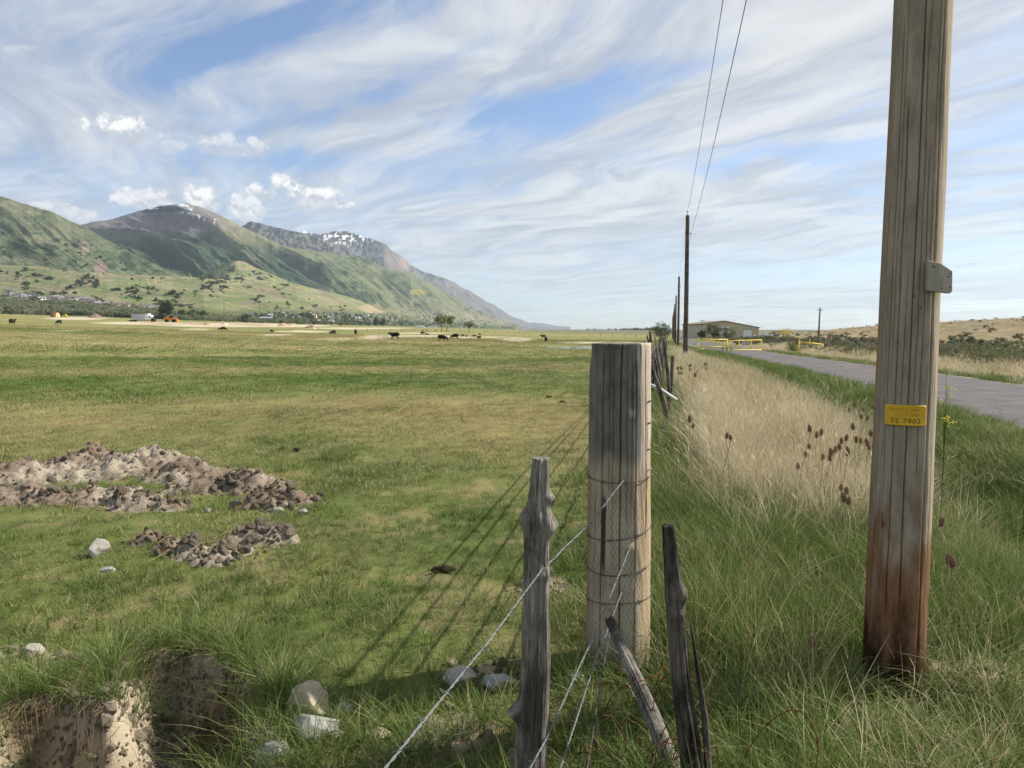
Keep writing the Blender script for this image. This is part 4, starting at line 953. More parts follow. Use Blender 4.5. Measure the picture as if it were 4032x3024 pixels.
# tag wrapped on the pole
tagm = flat('tag_yellow', (.68, .40, .018), .35, .5, 0, .06); tagd = flat('tag_dark', (.10, .05, .01), .5, .3); tage = flat('tag_emboss', (.40, .21, .01), .35, .5, 0, .05)  # embossed letters in darker amber, relief shading put into the colour
TW, TH, TR, TZ = .158, .088, .1225, 1.235 - pz0; fa = face + .02
def wrap(u, v, lift): a = fa + u / TR; return (math.cos(a) * (TR + lift), math.sin(a) * (TR + lift), TZ + v)
NU, NV = 40, 22; vv = []; ff = []
def rrect(u, v):      # rounded-corner edge distance
    rx = .008; dx_ = max(abs(u) - (TW / 2 - rx), 0); dy_ = max(abs(v) - (TH / 2 - rx), 0); return rx - math.hypot(dx_, dy_)
for i in range(NU + 1):
    for j in range(NV + 1):
        u = (i / NU - .5) * TW; v = (j / NV - .5) * TH; e = min(TW / 2 - abs(u), TH / 2 - abs(v)); rx = .008
        if abs(u) > TW / 2 - rx and abs(v) > TH / 2 - rx:
            a_ = math.atan2(abs(v) - (TH / 2 - rx), abs(u) - (TW / 2 - rx)); rr0 = max(abs(u) - (TW / 2 - rx), abs(v) - (TH / 2 - rx))
            u = math.copysign(TW / 2 - rx + rr0 * math.cos(a_), u); v = math.copysign(TH / 2 - rx + rr0 * math.sin(a_), v); e = min(e, rx - rr0)
        vv.append(wrap(u, v, .009 + (.0022 if .001 < e < .006 else 0)))
for i in range(NU):
    for j in range(NV): ff.append([i * (NV + 1) + j, (i + 1) * (NV + 1) + j, (i + 1) * (NV + 1) + j + 1, i * (NV + 1) + j + 1])
tg = mesh_obj('number_tag', vv, ff, tagm, up, True); tg['label'] = 'yellow embossed number tag'
sm = tg.modifiers.new('thick', 'SOLIDIFY'); sm.thickness = .0015; sm.offset = -1
def text_geo(body, size, ext, font_w=1.0, bold=.0):
    cu = bpy.data.curves.new('lettering', 'FONT'); cu.body = body; cu.size = size; cu.extrude = ext; cu.align_x = 'CENTER'; cu.align_y = 'CENTER'; cu.offset = bold; cu.space_character = 1.12
    o = bpy.data.objects.new('lettering', cu); C.objects.link(o); dg = bpy.context.evaluated_depsgraph_get(); me = bpy.data.meshes.new_from_object(o.evaluated_get(dg)); bpy.data.objects.remove(o)
    v = np.array([q.co[:] for q in me.vertices]); f = [list(p.vertices) for p in me.polygons]; bpy.data.meshes.remove(me); v[:, 0] *= font_w; return v, f
for body, size, cv, cu_, mt, wf in [('PACIFICORP', .0165, .024, -.004, tage, 1.1), ('12-10-02#', .0165, .004, .006, tage, 1.1), ('22 7902', .030, -.0235, .002, tagd, 1.02)]:
    v, f = text_geo(body, size, .0007, wf, -.0004); mesh_obj('lettering', [wrap(x + cu_, y + cv, .0098 + z) for x, y, z in v], f, mt, tg)
for u in (-.073, .073): MB().tube([wrap(u, 0, .009), wrap(u, 0, .0125)], [.0035, .0028], 10).build('nail', galv, tg)
# nailed board
bw = flat('board_wood', (.36, .32, .27), .9, .1, 0, .3, 25)
wood_mat('board_grain', lambda k, tc, z, ang, g3: k.mix(k.mr(g3, .3, .7), (.27, .24, .20), (.45, .41, .36)))
by = 3.215; pts = [(1996, 563), (2026, 567), (2056, 584), (2056, 628), (2051, 633), (1995, 628)]
bp = []
for a, b in pts:
    d = ray(a * D, b * D); t = by / d.y; bp.append(Vector((d.x * t - PX, by - PY + .022 * ((a - 1996) / 60.), CAMZ + d.z * t - pz0)))
bd = MB().prism(bp, (0, .022, 0)).build('board', MATS['board_grain'], up); bd['label'] = 'grey offcut board nailed to the pole'
bv = bd.modifiers.new('bevel', 'BEVEL'); bv.width = .003; bv.segments = 2
MB().box(tuple(sum(bp, Vector()) / 6 + Vector((-.03, .055, 0))), (.05, .075, .07)).build('block', MATS['board_grain'], bd)
for a, b in [(2008, 575), (2012, 576), (2050, 590), (2046, 597), (2050, 620), (2030, 622)]:
    d = ray(a * D, b * D); t = by / d.y; c_ = Vector((d.x * t - PX, by - PY + .022 * ((a - 1996) / 60.), CAMZ + d.z * t - pz0)); MB().tube([c_ + Vector((0, .01, 0)), c_ + Vector((0, -.002, 0))], .003, 8).build('nail', darkm, bd)
for a, b in [(1970, 640), (1988, 765), (1985, 665)]:
    aa = face + (a - 1962) * D / 3028 * 3.3 / .12; d = ray(a * D, b * D); z_ = CAMZ + d.z / d.y * 3.26 - pz0; MB().tube([(math.cos(aa) * .11, math.sin(aa) * .11, z_), (math.cos(aa) * .121, math.sin(aa) * .121, z_)], .004, 8).build('bolt', darkm, up)
# --- receding utility poles
T0 = PX * DS + PY * DC; S0 = PX * DC - PY * DS
tops = [(Vector((PX, PY, pz0 + 8.9)), Vector((PX + .22, PY, pz0 + 7.62)))]
proto_p = None
for i in range(1, 9):
    x, y = xy(S0, T0 + 48.3 * i); z = gz(x, y)
    if proto_p is None:
        proto_p = o = empty('utility_pole', (0, 0, 0), 0)
        lathe_log('shaft', [(0, 0, -.4), (0, 0, 9.35)], [.17, .12], polew, o, 28, 60, [(face + .1, .5, 9, .02, .02), (face - .7, .2, 8, .02, .02)], (), .006, 3)
        MB().tube([(0, 0, 9.3), (0, 0, 9.62)], .018, 6).tube([(0, 0, 9.55), (0, 0, 9.66)], .055, 8).build('insulator', galv, o, True)
        MB().tube([(.1, 0, 8.2), (.26, 0, 8.2)], .015, 6).tube([(.24, 0, 8.15), (.24, 0, 8.27)], .045, 8).build('side_insulator', galv, o, True)
    else: o = copy_tree(proto_p)
    o.location = (x, y, z); tag(o, ['', 'weathered utility pole next after the tagged pole, rising from dry grass', 'second utility pole beyond the tagged pole along the fence', 'third utility pole beyond the tagged pole along the fence'][i] if i < 4 else 'thin far utility pole at the distant end of the fence line', 'utility pole', 'utility poles along the fence')
    tops.append((Vector((x, y, z + 9.64)), Vector((x + .24, y, z + 8.24))))
cabm = flat('cable', (.09, .10, .12), .5, .4)
for i in range(len(tops) - 1):
    for w in (0, 1):
        a, b = tops[i][w], tops[i + 1][w]; pts = [a.lerp(b, q / 16) + Vector((0, 0, -.5 * 4 * (q / 16) * (1 - q / 16))) for q in range(17)]
        o = MB().tube(pts, .009 if i == 0 else .008, 5).build('power_line', cabm, None, True); tag(o, ('upper' if w == 0 else 'lower') + ' overhead wire ' + ('rising to the tagged pole' if i == 0 else 'strung between receding utility poles'), 'wire', 'overhead wires along the fence')
# --- big cut-off corner post
BX, BY = .508, 3.60; bz0 = gz(BX, BY); fb = math.atan2(-BY, -BX)
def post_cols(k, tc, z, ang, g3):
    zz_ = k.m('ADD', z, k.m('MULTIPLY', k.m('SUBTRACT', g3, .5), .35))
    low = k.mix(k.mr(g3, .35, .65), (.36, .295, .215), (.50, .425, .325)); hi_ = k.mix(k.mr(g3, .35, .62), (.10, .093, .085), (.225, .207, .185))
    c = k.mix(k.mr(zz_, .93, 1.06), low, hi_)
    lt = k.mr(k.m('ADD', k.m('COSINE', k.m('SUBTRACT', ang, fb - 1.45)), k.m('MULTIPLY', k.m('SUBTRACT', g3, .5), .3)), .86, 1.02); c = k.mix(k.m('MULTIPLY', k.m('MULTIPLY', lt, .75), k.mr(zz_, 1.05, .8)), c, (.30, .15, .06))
    rt = k.mr(k.m('COSINE', k.m('SUBTRACT', ang, fb + 1.15)), .90, .93); og_ = k.m('MULTIPLY', k.mr(k.m('COSINE', k.m('SUBTRACT', ang, fb + 1.6)), .93, .97), k.m('MULTIPLY', k.mr(zz_, .72, .84), k.mr(zz_, 1.14, 1.04))); rc_ = k.mix(k.mr(zz_, .85, 1.0), (.50, .39, .26), (.54, .465, .38)); rc_ = k.mix(og_, rc_, (.40, .20, .07)); c = k.mix(rt, c, rc_)  # pale split slab with its sunlit strip painted in, plus orange stain
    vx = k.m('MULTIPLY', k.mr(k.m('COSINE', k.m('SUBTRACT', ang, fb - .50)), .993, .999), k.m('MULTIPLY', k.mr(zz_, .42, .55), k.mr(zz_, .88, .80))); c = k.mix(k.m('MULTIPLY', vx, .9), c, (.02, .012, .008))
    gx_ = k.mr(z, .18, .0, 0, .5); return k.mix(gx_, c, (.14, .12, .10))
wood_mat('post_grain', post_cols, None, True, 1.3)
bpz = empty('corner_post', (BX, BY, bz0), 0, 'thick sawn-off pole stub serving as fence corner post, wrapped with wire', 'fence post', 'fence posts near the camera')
HP = 1.515 - bz0 + .02
crk = [(fb + .04, .3, HP + .4, .03, .005), (fb - .58, .3, HP + .3, .026, .004), (fb + .52, .3, HP + .3, .022, .0035), (fb + .22, .95, HP + .3, .014, .003), (fb - .2, .8, HP + .3, .012, .002), (fb - .33, 1.0, HP + .3, .012, .002), (fb + .38, 1.0, HP + .3, .01, .002), (fb + .95, .9, HP + .3, .02, .004), (fb - .85, .7, HP + .3, .012, .003)]
crk += [(fb + r2.uniform(-1.3, 1.3), a, a + r2.uniform(.25, .8), .006, .0015) for a in [r2.uniform(.4, 1.5) for _ in range(9)]]
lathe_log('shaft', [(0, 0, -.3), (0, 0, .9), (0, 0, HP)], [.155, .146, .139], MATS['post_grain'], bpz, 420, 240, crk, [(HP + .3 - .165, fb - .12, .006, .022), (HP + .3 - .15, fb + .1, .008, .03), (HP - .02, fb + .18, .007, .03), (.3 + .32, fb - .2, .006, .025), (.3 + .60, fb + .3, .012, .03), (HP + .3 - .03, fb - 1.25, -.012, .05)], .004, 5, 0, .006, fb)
wirem = flat('barbed_wire_new', (.17, .175, .18), .65, .35, .2, .15); wired = flat('barbed_wire_old', (.11, .10, .095), .7, .3, .5, .3)
def ringpts(r_, z0, tilt, az_, n_=40, a0=0, a1=2 * math.pi):
    return [(math.cos(a) * r_, math.sin(a) * r_, z0 + tilt * math.cos(a - az_)) for a in np.linspace(a0, a1, n_)]
def barbs_on(mb, pts, spacing, size, r_, seed):
    rr2 = random.Random(seed); pts = [Vector(p) for p in pts]; acc = spacing * .5
    for a, b in zip(pts, pts[1:]):
        L_ = (b - a).length; q = acc
        while q < L_:
            c_ = a.lerp(b, q / L_); t = (b - a).normalized(); n_ = t.orthogonal().normalized(); an = rr2.random() * 6.28; n_ = Matrix.Rotation(an, 3, t) @ n_; m_ = t.cross(n_)
            for dd in (n_, m_): mb.tube([c_ - dd * size + t * size * .35, c_ + dd * size - t * size * .35], [r_ * .5, r_ * .5], 4)
            loop = [c_ + t * (i_ / 8 - .5) * .02 + (n_ * math.cos(i_ * 1.6) + m_ * math.sin(i_ * 1.6)) * r_ * 2.1 for i_ in range(9)]; mb.tube(loop, r_ * .7, 4, False)
            q += spacing * (1 + .1 * rr2.gauss(0, 1))
        acc = q - L_
for i, (z_, tl, az_) in enumerate([(.925, .022, fb + math.pi - .2), (.66, .03, fb + 2.2), (.50, .03, fb + 2.6), (.335, .015, fb + 1.0)]):
    pts = ringpts(.152 + .004 * (1 - z_), z_ - bz0, tl, az_); b = MB().tube(pts, .0021, 6); barbs_on(b, pts, .12, .014, .0017, i); b.build('wire_wrap', wired, bpz, True)
for i, z_ in enumerate((1.275, 1.165, 1.05, .955)):
    a0 = fb + 1.05; pts = [(math.cos(a) * (.146 + .002), math.sin(a) * (.146 + .002), z_ - bz0 + .006 * math.sin(i * 2 + a)) for a in np.linspace(a0, a0 + 1.5, 10)]; MB().tube(pts, .0026, 6).build('staple_wire', wired, bpz, True)
# --- barbed wires
def barbed(pts, name, mat, label, r_=.0015, twist=.0016, pitch=.055, bs=.115, group=None, bsize=.017, seed=0, nside=5, parent=None):
    pts = [Vector(p) for p in pts]; root = empty(name, pts[0], 0, label, 'barbed wire', group); L_ = [0]
    for a, b in zip(pts, pts[1:]): L_.append(L_[-1] + (b - a).length)
    n_ = max(2, int(L_[-1] / (pitch / 6))); S = np.linspace(0, L_[-1], n_); Pp = np.stack([np.interp(S, L_, [p[i] for p in pts]) for i in range(3)], 1)
    wig = .004 * (np.stack([vn(S * 3, S * 0, i + seed) for i in range(3)], 1) - .5); Pp = Pp + wig
    t = (pts[-1] - pts[0]).normalized(); n1 = t.orthogonal().normalized(); n2 = t.cross(n1)
    for ph in (0, math.pi):
        hx = [Vector(p) - pts[0] + (n1 * math.cos(s * 2 * math.pi / pitch + ph) + n2 * math.sin(s * 2 * math.pi / pitch + ph)) * twist for p, s in zip(Pp, S)]
        MB().tube(hx, r_, nside).build('strand', mat, root, True)
    b = MB(); barbs_on(b, [Vector(p) - pts[0] for p in Pp[::6]], bs, bsize, r_, seed); b.build('barbs', mat, root)['kind'] = 'stuff'
    return root
KX, KY, KZ = .505, 3.44, .915
g = 'barbed wires running off the corner post'
barbed([(KX, KY, KZ), (.30, 2.86, .875), (.084, 2.235, .885), (-.06, 1.79, .85), (-.2, 1.35, .84), (-.9, -.8, .8)], 'barbed_wire', wirem, 'bright top barbed wire passing in front of the slim knotty stake', group=g, seed=1)
barbed([(.535, 3.44, .60), (.33, 2.86, .47), (.10, 2.25, .355), (-.25, 1.3, .3)], 'barbed_wire', wirem, 'barbed wire sloping down to the back of the slim knotty stake', group=g, seed=2)
barbed([(.50, 3.44, .40), (.33, 2.9, .33), (.13, 2.2, .25), (-.2, 1.1, .2)], 'barbed_wire', wirem, 'barbed wire leaving the post at the tip of the leaning broken stake', group=g, seed=3)
barbed([(.46, 3.45, .27), (.34, 2.9, .2), (.2, 2.2, .14), (-.05, 1.2, .1)], 'barbed_wire', wired, 'lowest dull barbed wire close above the ground', group=g, seed=4)
for z_ in np.linspace(.6, .40, 1): MB().tube([(.535, 3.44, .60), (.545, 3.43, .5), (.50, 3.44, .40)], .003, 5)
# --- slim knotty stake
def stake_cols(k, tc, z, ang, g3):
    c = k.mix(k.mr(g3, .38, .62), (.10, .09, .08), (.38, .35, .315)); li = k.noise(k.scale(tc, (30, 30, 30)), 1, 3); return k.mix(k.mr(li, .72, .8, 0, .7), c, (.40, .20, .035))
wood_mat('stake_grain', stake_cols, None, False, 2.2, ((.42, .41, .40), (1.5, 1.48, 1.45)))
sx, sy = .072, 2.30; sz0 = gz(sx, sy); h_ = 1.212 - sz0; fs = math.atan2(-sy, -sx)
o = empty('fence_stake', (sx, sy, sz0), 0, 'slim grey knotty stake standing before the corner post', 'fence stake', 'fence posts near the camera')
lathe_log('shaft', [(-.03, 0, -.25), (-.015, 0, .25), (.002, 0, .55), (.004, 0, h_ * .8), (.016, 0, h_)], [.056, .049, .043, .037, .0255], MATS['stake_grain'], o, 190, 330, [(fs + r2.uniform(-1.5, 1.5), q_, q_ + r2.uniform(.2, .6), .004, .0013) for q_ in [r2.uniform(.2, 1.3) for _ in range(16)]] + [(fs + .1, .5, 1.2, .008, .002), (fs - .5, .3, 1.4, .008, .002), (fs + .6, .3, 1.4, .007, .002)],
          [(h_ * .83 + .25, -1.9 + 3.0, .016, .035), (h_ * .83 + .25, fs + 1.5, .024, .036), (h_ * .845 + .25, fs - 1.5, .022, .034), (h_ * .9 + .25, fs + 1.45, .020, .018), (h_ * .78 + .25, fs - .5, .010, .016), (h_ * .71 + .25, fs + .45, .014, .02), (.40 + .25, fs - 1.4, .034, .026), (.25 + .25, fs + .05, .010, .022), (.08 + .25, fs - 1.3, .045, .05), (.2 + .25, fs + .3, .007, .015)], .007, 7, .02, .004)
MB().tube([(.03, -.04, .885 - sz0), (.03, -.052, .892 - sz0), (.012, -.052, .885 - sz0), (.012, -.04, .88 - sz0)], .002, 6).build('staple', galv, o)
# --- dark split stake to the right of the post
sx, sy = .605, 2.45; sz0 = gz(sx, sy); fs = math.atan2(-sy, -sx)
wood_mat('dark_stake_grain', lambda k, tc, z, ang, g3: k.mix(k.mr(g3, .38, .62), (.045, .038, .033), (.20, .175, .15)), None, False, 2.2, ((.42, .41, .40), (1.5, 1.48, 1.45)))
o = empty('fence_stake', (sx, sy, sz0), 0, 'dark split stake leaning beside the corner post in tall grass', 'fence stake', 'fence posts near the camera')
lathe_log('shaft', [(.03, 0, -.25), (-.005, 0, .12), (-.055, 0, .45), (-.075, .01, .72), (-.098, .01, .965 - sz0)], [.043, .038, .031, .028, .0195], MATS['dark_stake_grain'], o, 150, 240, [(fs + r2.uniform(-1.5, 1.5), q_, q_ + r2.uniform(.2, .5), .004, .0013) for q_ in [r2.uniform(.2, 1.0) for _ in range(12)]] + [(fs + .3, .2, 1.1, .010, .003), (fs - .4, .3, 1.1, .008, .002), (fs + .9, .1, .9, .014, .004)], [(.25 + .72, fs + .9, .02, .03), (.25 + .66, fs + .3, .012, .02)], .007, 8, .03, .008)
lathe_log('splinter', [(.062, -.01, -.1), (.03, -.005, .3), (-.022, 0, .62)], [.014, .011, .003], MATS['dark_stake_grain'], o, 24, 50, (), (), .002, 3)
# --- leaning broken stake
o = empty('fence_stake', (.60, 2.47, gz(.6, 2.47)), 0, 'broken grey stake leaning diagonally against the wires', 'fence stake', 'fence posts near the camera'); zz0 = gz(.6, 2.47)
lathe_log('shaft', [(.06, -.06, -.18), (-.10, .19, .2), (-.225, .43, .455)], [.030, .028, .017], MATS['stake_grain'], o, 90, 130, [(2.5, .1, .7, .008, .003), (4.2, .05, .7, .008, .002), (3.4, .2, .7, .006, .002)], (), .006, 9, .03, .02)
# --- rusty tangle of old wire
b = MB(); r3 = random.Random(8); root = empty('wire_tangle', (.42, 2.62, gz(.42, 2.62)), 0, 'rusty tangle of old barbed wire at the foot of the stakes', 'wire tangle')
for i in range(17):
    c_ = Vector((r3.gauss(.02, .14), r3.gauss(.05, .18), .03 + abs(r3.gauss(.08, .10)))); ra = r3.uniform(.08, .32); rb = ra * r3.uniform(.4, .9); M_ = Euler((r3.uniform(-1.3, 1.3), r3.uniform(-1.3, 1.3), r3.uniform(0, 6.28))).to_matrix(); a0 = r3.random() * 6.28; a1 = a0 + r3.uniform(1.8, 5.6)
    pts = []
    for a in np.linspace(a0, a1, 26):
        q = c_ + M_ @ Vector((math.cos(a) * ra, math.sin(a) * rb, .02 * math.sin(3 * a))); q.z = max(q.z, -.02); pts.append(q)
    b.tube(pts, .0019, 5); barbs_on(b, pts, .11, .013, .0017, i)
b.build('wire', rust, root, True)
# --- stick fence running away beyond the corner post
gS = 'sticks of the leaning stick fence'
def stick(base, top_, r0, r1, label, seed, mat='dark_stake_grain'):
    o = empty('fence_stick', base, 0, label, 'fence stick', gS); tv = Vector(top_) - Vector(base)
    lathe_log('shaft', [(-tv.x * .08, -tv.y * .08, -.15), tv * .5 + Vector((rnd.gauss(0, .02), 0, 0)), tv], [r0, (r0 + r1) / 2, r1], MATS[mat], o, 26, 36, (), [(.5, rnd.random() * 6, .012, .03), (.9, rnd.random() * 6, .01, .03)], .006, seed, .12, .02)
def pxpt(px, py, y): d = ray(px, py); t = y / d.y; return Vector((d.x * t, y, CAMZ + d.z * t))
for i, (a, b_, c_, d_, r0, r1, lb) in enumerate([(2638, 1721, 2566, 1450, .05, .03, 'thick dark stick leaning far over just behind the corner post'), (2634, 1655, 2615, 1338, .045, .025, 'tall upright stick with forked companion beside the dry grass'), (2637, 1612, 2649, 1401, .045, .035, 'blunt forked stick leaning against the tall upright stick'),
                                                (2612, 1560, 2571, 1400, .035, .025, 'thin stick leaning over in the crowded part of the fence'), (2616, 1540, 2582, 1372, .035, .02, 'thin forked stick in the crowded part of the fence'), (2604, 1560, 2566, 1352, .04, .03, 'stout grey stick standing just clear of the corner post'), (2610, 1590, 2574, 1470, .03, .02, 'short bent stick low in the crowded part of the fence'), (2622, 1530, 2594, 1345, .035, .025, 'straight stick leaning left above the white pipe')]):
    g_ = ground(a, b_); stick(g_, pxpt(c_, d_, g_.y), r0, r1, lb, i + 20)
for i in range(26):
    t = 17 + i * 1.75; s = -.42 + rnd.gauss(0, .12); x, y = xy(s, t); z = gz(x, y); h = rnd.uniform(1.15, 1.6)
    stick((x, y, z), (x + rnd.gauss(-.12, .22), y + rnd.gauss(0, .1), z + h), .05, .03, 'weathered crooked stick in the receding row of the stick fence', i + 40, 'dark_stake_grain' if i % 3 else 'stake_grain')
for i, z_ in enumerate((1.24, 1.10, .95, .78, .58)):
    pts = [(BX + .11, BY + .10, z_ + .02)]
    for t in (9, 14, 20, 30, 42, 62): x, y = xy(-.40, t); pts.append((x, y, gz(x, y) + z_ - .05 + .03 * rnd.gauss(0, 1)))
    o = empty('fence_wire', pts[0], 0, 'dull wire of the stick fence, %s from the ground' % ['fifth', 'fourth', 'third', 'second', 'lowest'][i], 'fence wire', 'wires of the stick fence'); b = MB(); lp = [Vector(p) - Vector(pts[0]) for p in pts]; b.tube(lp, .007, 5); barbs_on(b, lp[:4], .14, .014, .002, i); b.build('strand', wired, o, True)
g_ = pxpt(2560, 1520, 12.2); o = MB().tube([(-.12, 0, .07), (.16, 0, -.05), (.44, .1, -.23)], .028, 10).build('white_pipe', greyp, None, True); o.location = g_; tag(o, 'white plastic pipe lying slantwise in the stick fence', 'pipe')
for i, (px, py, h, r_, lb) in enumerate([(2735, 1850, .24, .05, 'jagged pale stub of a broken post in the roadside grass'), (2668, 1715, .16, .05, 'short dark stub beside the leaning stick'), (2612, 1745, .26, .09, 'lichen-covered stub at the foot of the leaning stick')]):
    g_ = ground(px, py); o = empty('post_stub', g_, 0, lb, 'stub'); lathe_log('shaft', [(0, 0, -.1), (0, 0, h * .5), (.03, 0, h)], [r_ * 1.2, r_, r_ * .55], MATS['stake_grain'], o, 40, 40, (), (), .01, i + 3, .2, .05)
# --- barriers and gate
def frame_px(name, label, posts, rails, y_of, rad):
    pts = [pxpt(a, b, y_of(a)) for a, b, *_ in posts]; base = pts[0]; root = empty(name, base, 0, label, 'barrier' if 'barrier' in name else 'gate', 'yellow pipe barriers at the lane' if 'barrier' in name else None)
    for (a, b, a2, b2) in posts: MB().tube([pxpt(a, b, y_of(a)) - base + Vector((0, 0, -.15)), pxpt(a2, b2, y_of(a2)) - base + Vector((0, 0, rad))], rad, 12).build('post', yel, root, True)
    for (a, b, a2, b2) in rails: MB().tube([pxpt(a, b, y_of(a)) - base, pxpt(a2, b2, y_of(a2)) - base], rad, 12).build('rail', yel, root, True)
    return root, base
gy_ = ground(2749, 1394).y
frame_px('barrier', 'yellow pipe barrier on the ditch side of the lane', [(2748.8, 1394, 2748.8, 1337.6), (2863.5, 1380, 2863.5, 1337.2)], [(2748.8, 1337.6, 2863.5, 1337.2), (2748.8, 1366.5, 2863.5, 1366)], lambda a: gy_, .056)
gy2 = ground(3190, 1389).y
frame_px('barrier', 'tilted yellow pipe barrier on the shrubby side of the lane', [(3140, 1389, 3146, 1346), (3145, 1389, 3147, 1347), (3237, 1392, 3239, 1356)], [(3146, 1346, 3239, 1356), (3145, 1376, 3237, 1383.5)], lambda a: gy2, .056)
yg = lambda a: gy_ + (a - 2866) / 132 * 9.0
gt, gb = frame_px('swing_gate', 'yellow swing gate carrying a white warning sign', [(2910, 1377, 2910, 1340), (2957.7, 1377, 2957.7, 1339), (2998, 1377, 2998, 1338)], [(2866, 1342, 2998, 1338), (2866, 1378, 2998, 1377)], yg, .038)
for q in gt.children:
    pass
c_ = [pxpt(2922, 1360, yg(2938) - .06) - gb, pxpt(2954, 1360.5, yg(2938) - .06) - gb, pxpt(2954, 1343, yg(2938) - .06) - gb, pxpt(2922, 1342.6, yg(2938) - .06) - gb]
sg = MB().prism(c_, (0, .012, 0)).build('sign', whitep, gt); ctr = sum(c_, Vector()) / 4; sw = (c_[1] - c_[0]).length; shh = (c_[2] - c_[1]).length
for i, tx in enumerate(('NO TRESPASSING', 'NO HUNTING', 'NO DUMPING')):
    v, f = text_geo(tx, shh * .27, .002, 1.0, .004); w0 = v[:, 0].max() - v[:, 0].min(); kx = min(1, sw * .93 / w0); mesh_obj('lettering', [(ctr.x + x * kx, ctr.y - .004 - z, ctr.z + shh * (.29 - .29 * i) + y) for x, y, z in v], f, blackp, sg)
for px in (3148, 3188.5):
    g_ = pxpt(px, 1349 if px < 3160 else 1353, 78); x_, y_ = g_.x, 78.0; zb_ = gz(x_, y_); zt = pxpt(px, 1326 if px < 3160 else 1329, 78).z
    o = MB().tube([(0, 0, -.2), (0, 0, zt - zb_)], .05, 8).build('marker_stake', yel); o.location = (x_, y_, zb_); tag(o, 'thin yellow marker stake standing behind the tilted barrier', 'stake', 'marker stakes behind the barrier')
# --- metal building
def bpt(px, py, y=BLD_Y): return pxpt(px, py, y)
bb = bpt(2875, 1333); sid = flat('steel_siding', (.54, .47, .36), .6, .3, 0, .06, .5); trim = flat('steel_trim', (.20, .16, .12), .6, .3)
o = empty('metal_building', (bb.x, BLD_Y, bb.z), 0, 'beige metal warehouse with low gable and white roller doors', 'building'); O_ = Vector((bb.x, BLD_Y, bb.z))
zb_ = bb.z - 1.0; out = [bpt(2764, 1277), bpt(2852, 1265.5), bpt(2988, 1291)]; lbot, rbot = Vector((out[0].x, BLD_Y, zb_)), Vector((out[2].x, BLD_Y, zb_))
MB().prism([q - O_ for q in (lbot, rbot, out[2], out[1], out[0])], (0, 34, 0)).build('wall', sid, o)
for i in range(56):      # siding ribs
    x_ = lbot.x + (rbot.x - lbot.x) * (i + .5) / 56; zt = np.interp(x_, [q.x for q in out], [q.z for q in out]) - .25
    MB().box((x_ - O_.x, -.03, (zb_ + zt) / 2 - O_.z), (.12, .06, zt - zb_)).build('siding_rib', sid, o)
MB().prism([out[0] - O_ + Vector((-.5, -.4, -.1)), out[1] - O_ + Vector((0, -.4, .05)), out[1] - O_ + Vector((0, -.4, .35)), out[0] - O_ + Vector((-.5, -.4, .2))], (0, 35, 0)).prism([out[1] - O_ + Vector((0, -.4, .05)), out[2] - O_ + Vector((.5, -.4, -.1)), out[2] - O_ + Vector((.5, -.4, .2)), out[1] - O_ + Vector((0, -.4, .35))], (0, 35, 0)).build('roof', trim, o)
def panel(nm_, a, b, c2, d2, mt, dep=-.12): p0 = bpt(a, d2); p1 = bpt(c2, b); return MB().box(((p0.x + p1.x) / 2 - O_.x, dep, (p0.z + p1.z) / 2 - O_.z), (p1.x - p0.x, .1, p1.z - p0.z)).build(nm_, mt, o)
dr = panel('roller_door', 2925.5, 1298.5, 2959, 1333, whitep); panel('roller_door', 2831, 1285.5, 2869, 1318, whitep); panel('door', 2967, 1317, 2975.5, 1330, whitep); panel('wall_lamp', 2896, 1289, 2900, 1291, darkm, -.25)
for i in range(5): MB().box((bpt(2942, 1300).x - O_.x, -.19, bpt(2942, 1303 + i * 6).z - O_.z), (3.1, .04, .06)).build('panel_joint', greyp, dr)
panel('door_header', 2923, 1296.5, 2961, 1298.3, trim, -.2); panel('dock', 2890, 1329, 2924, 1334, trim, -.3)
g_ = bpt(2764, 1330, 290); o = empty('light_post', (g_.x, 290, gz(g_.x, 290)), 0, 'thin lamp post with flat head at the corner of the metal building', 'lamp post'); zt = bpt(2764, 1261, 290).z - gz(g_.x, 290)
MB().tube([(0, 0, -.2), (0, 0, zt)], [.12, .09], 8).build('post', darkm, o); MB().box((0, 0, zt), (1.0 * 1.8, .35, .16)).build('lamp_head', darkm, o)
g_ = bpt(3020, 1325, 260); o = empty('white_trailer', (g_.x, 260, g_.z - .4), 0, 'white box trailer parked beyond the metal building', 'trailer'); MB().box((0, 0, 1.1), (2.6, 5, 1.0)).build('body', whitep, o); MB().box((0, 0, .5), (2.2, 4.6, .2)).build('chassis', darkm, o)
for wx in (-1.1, 1.1): MB().tube([(wx - .1, 1, .35), (wx + .1, 1, .35)], .35, 10).build('wheel', blackp, o)
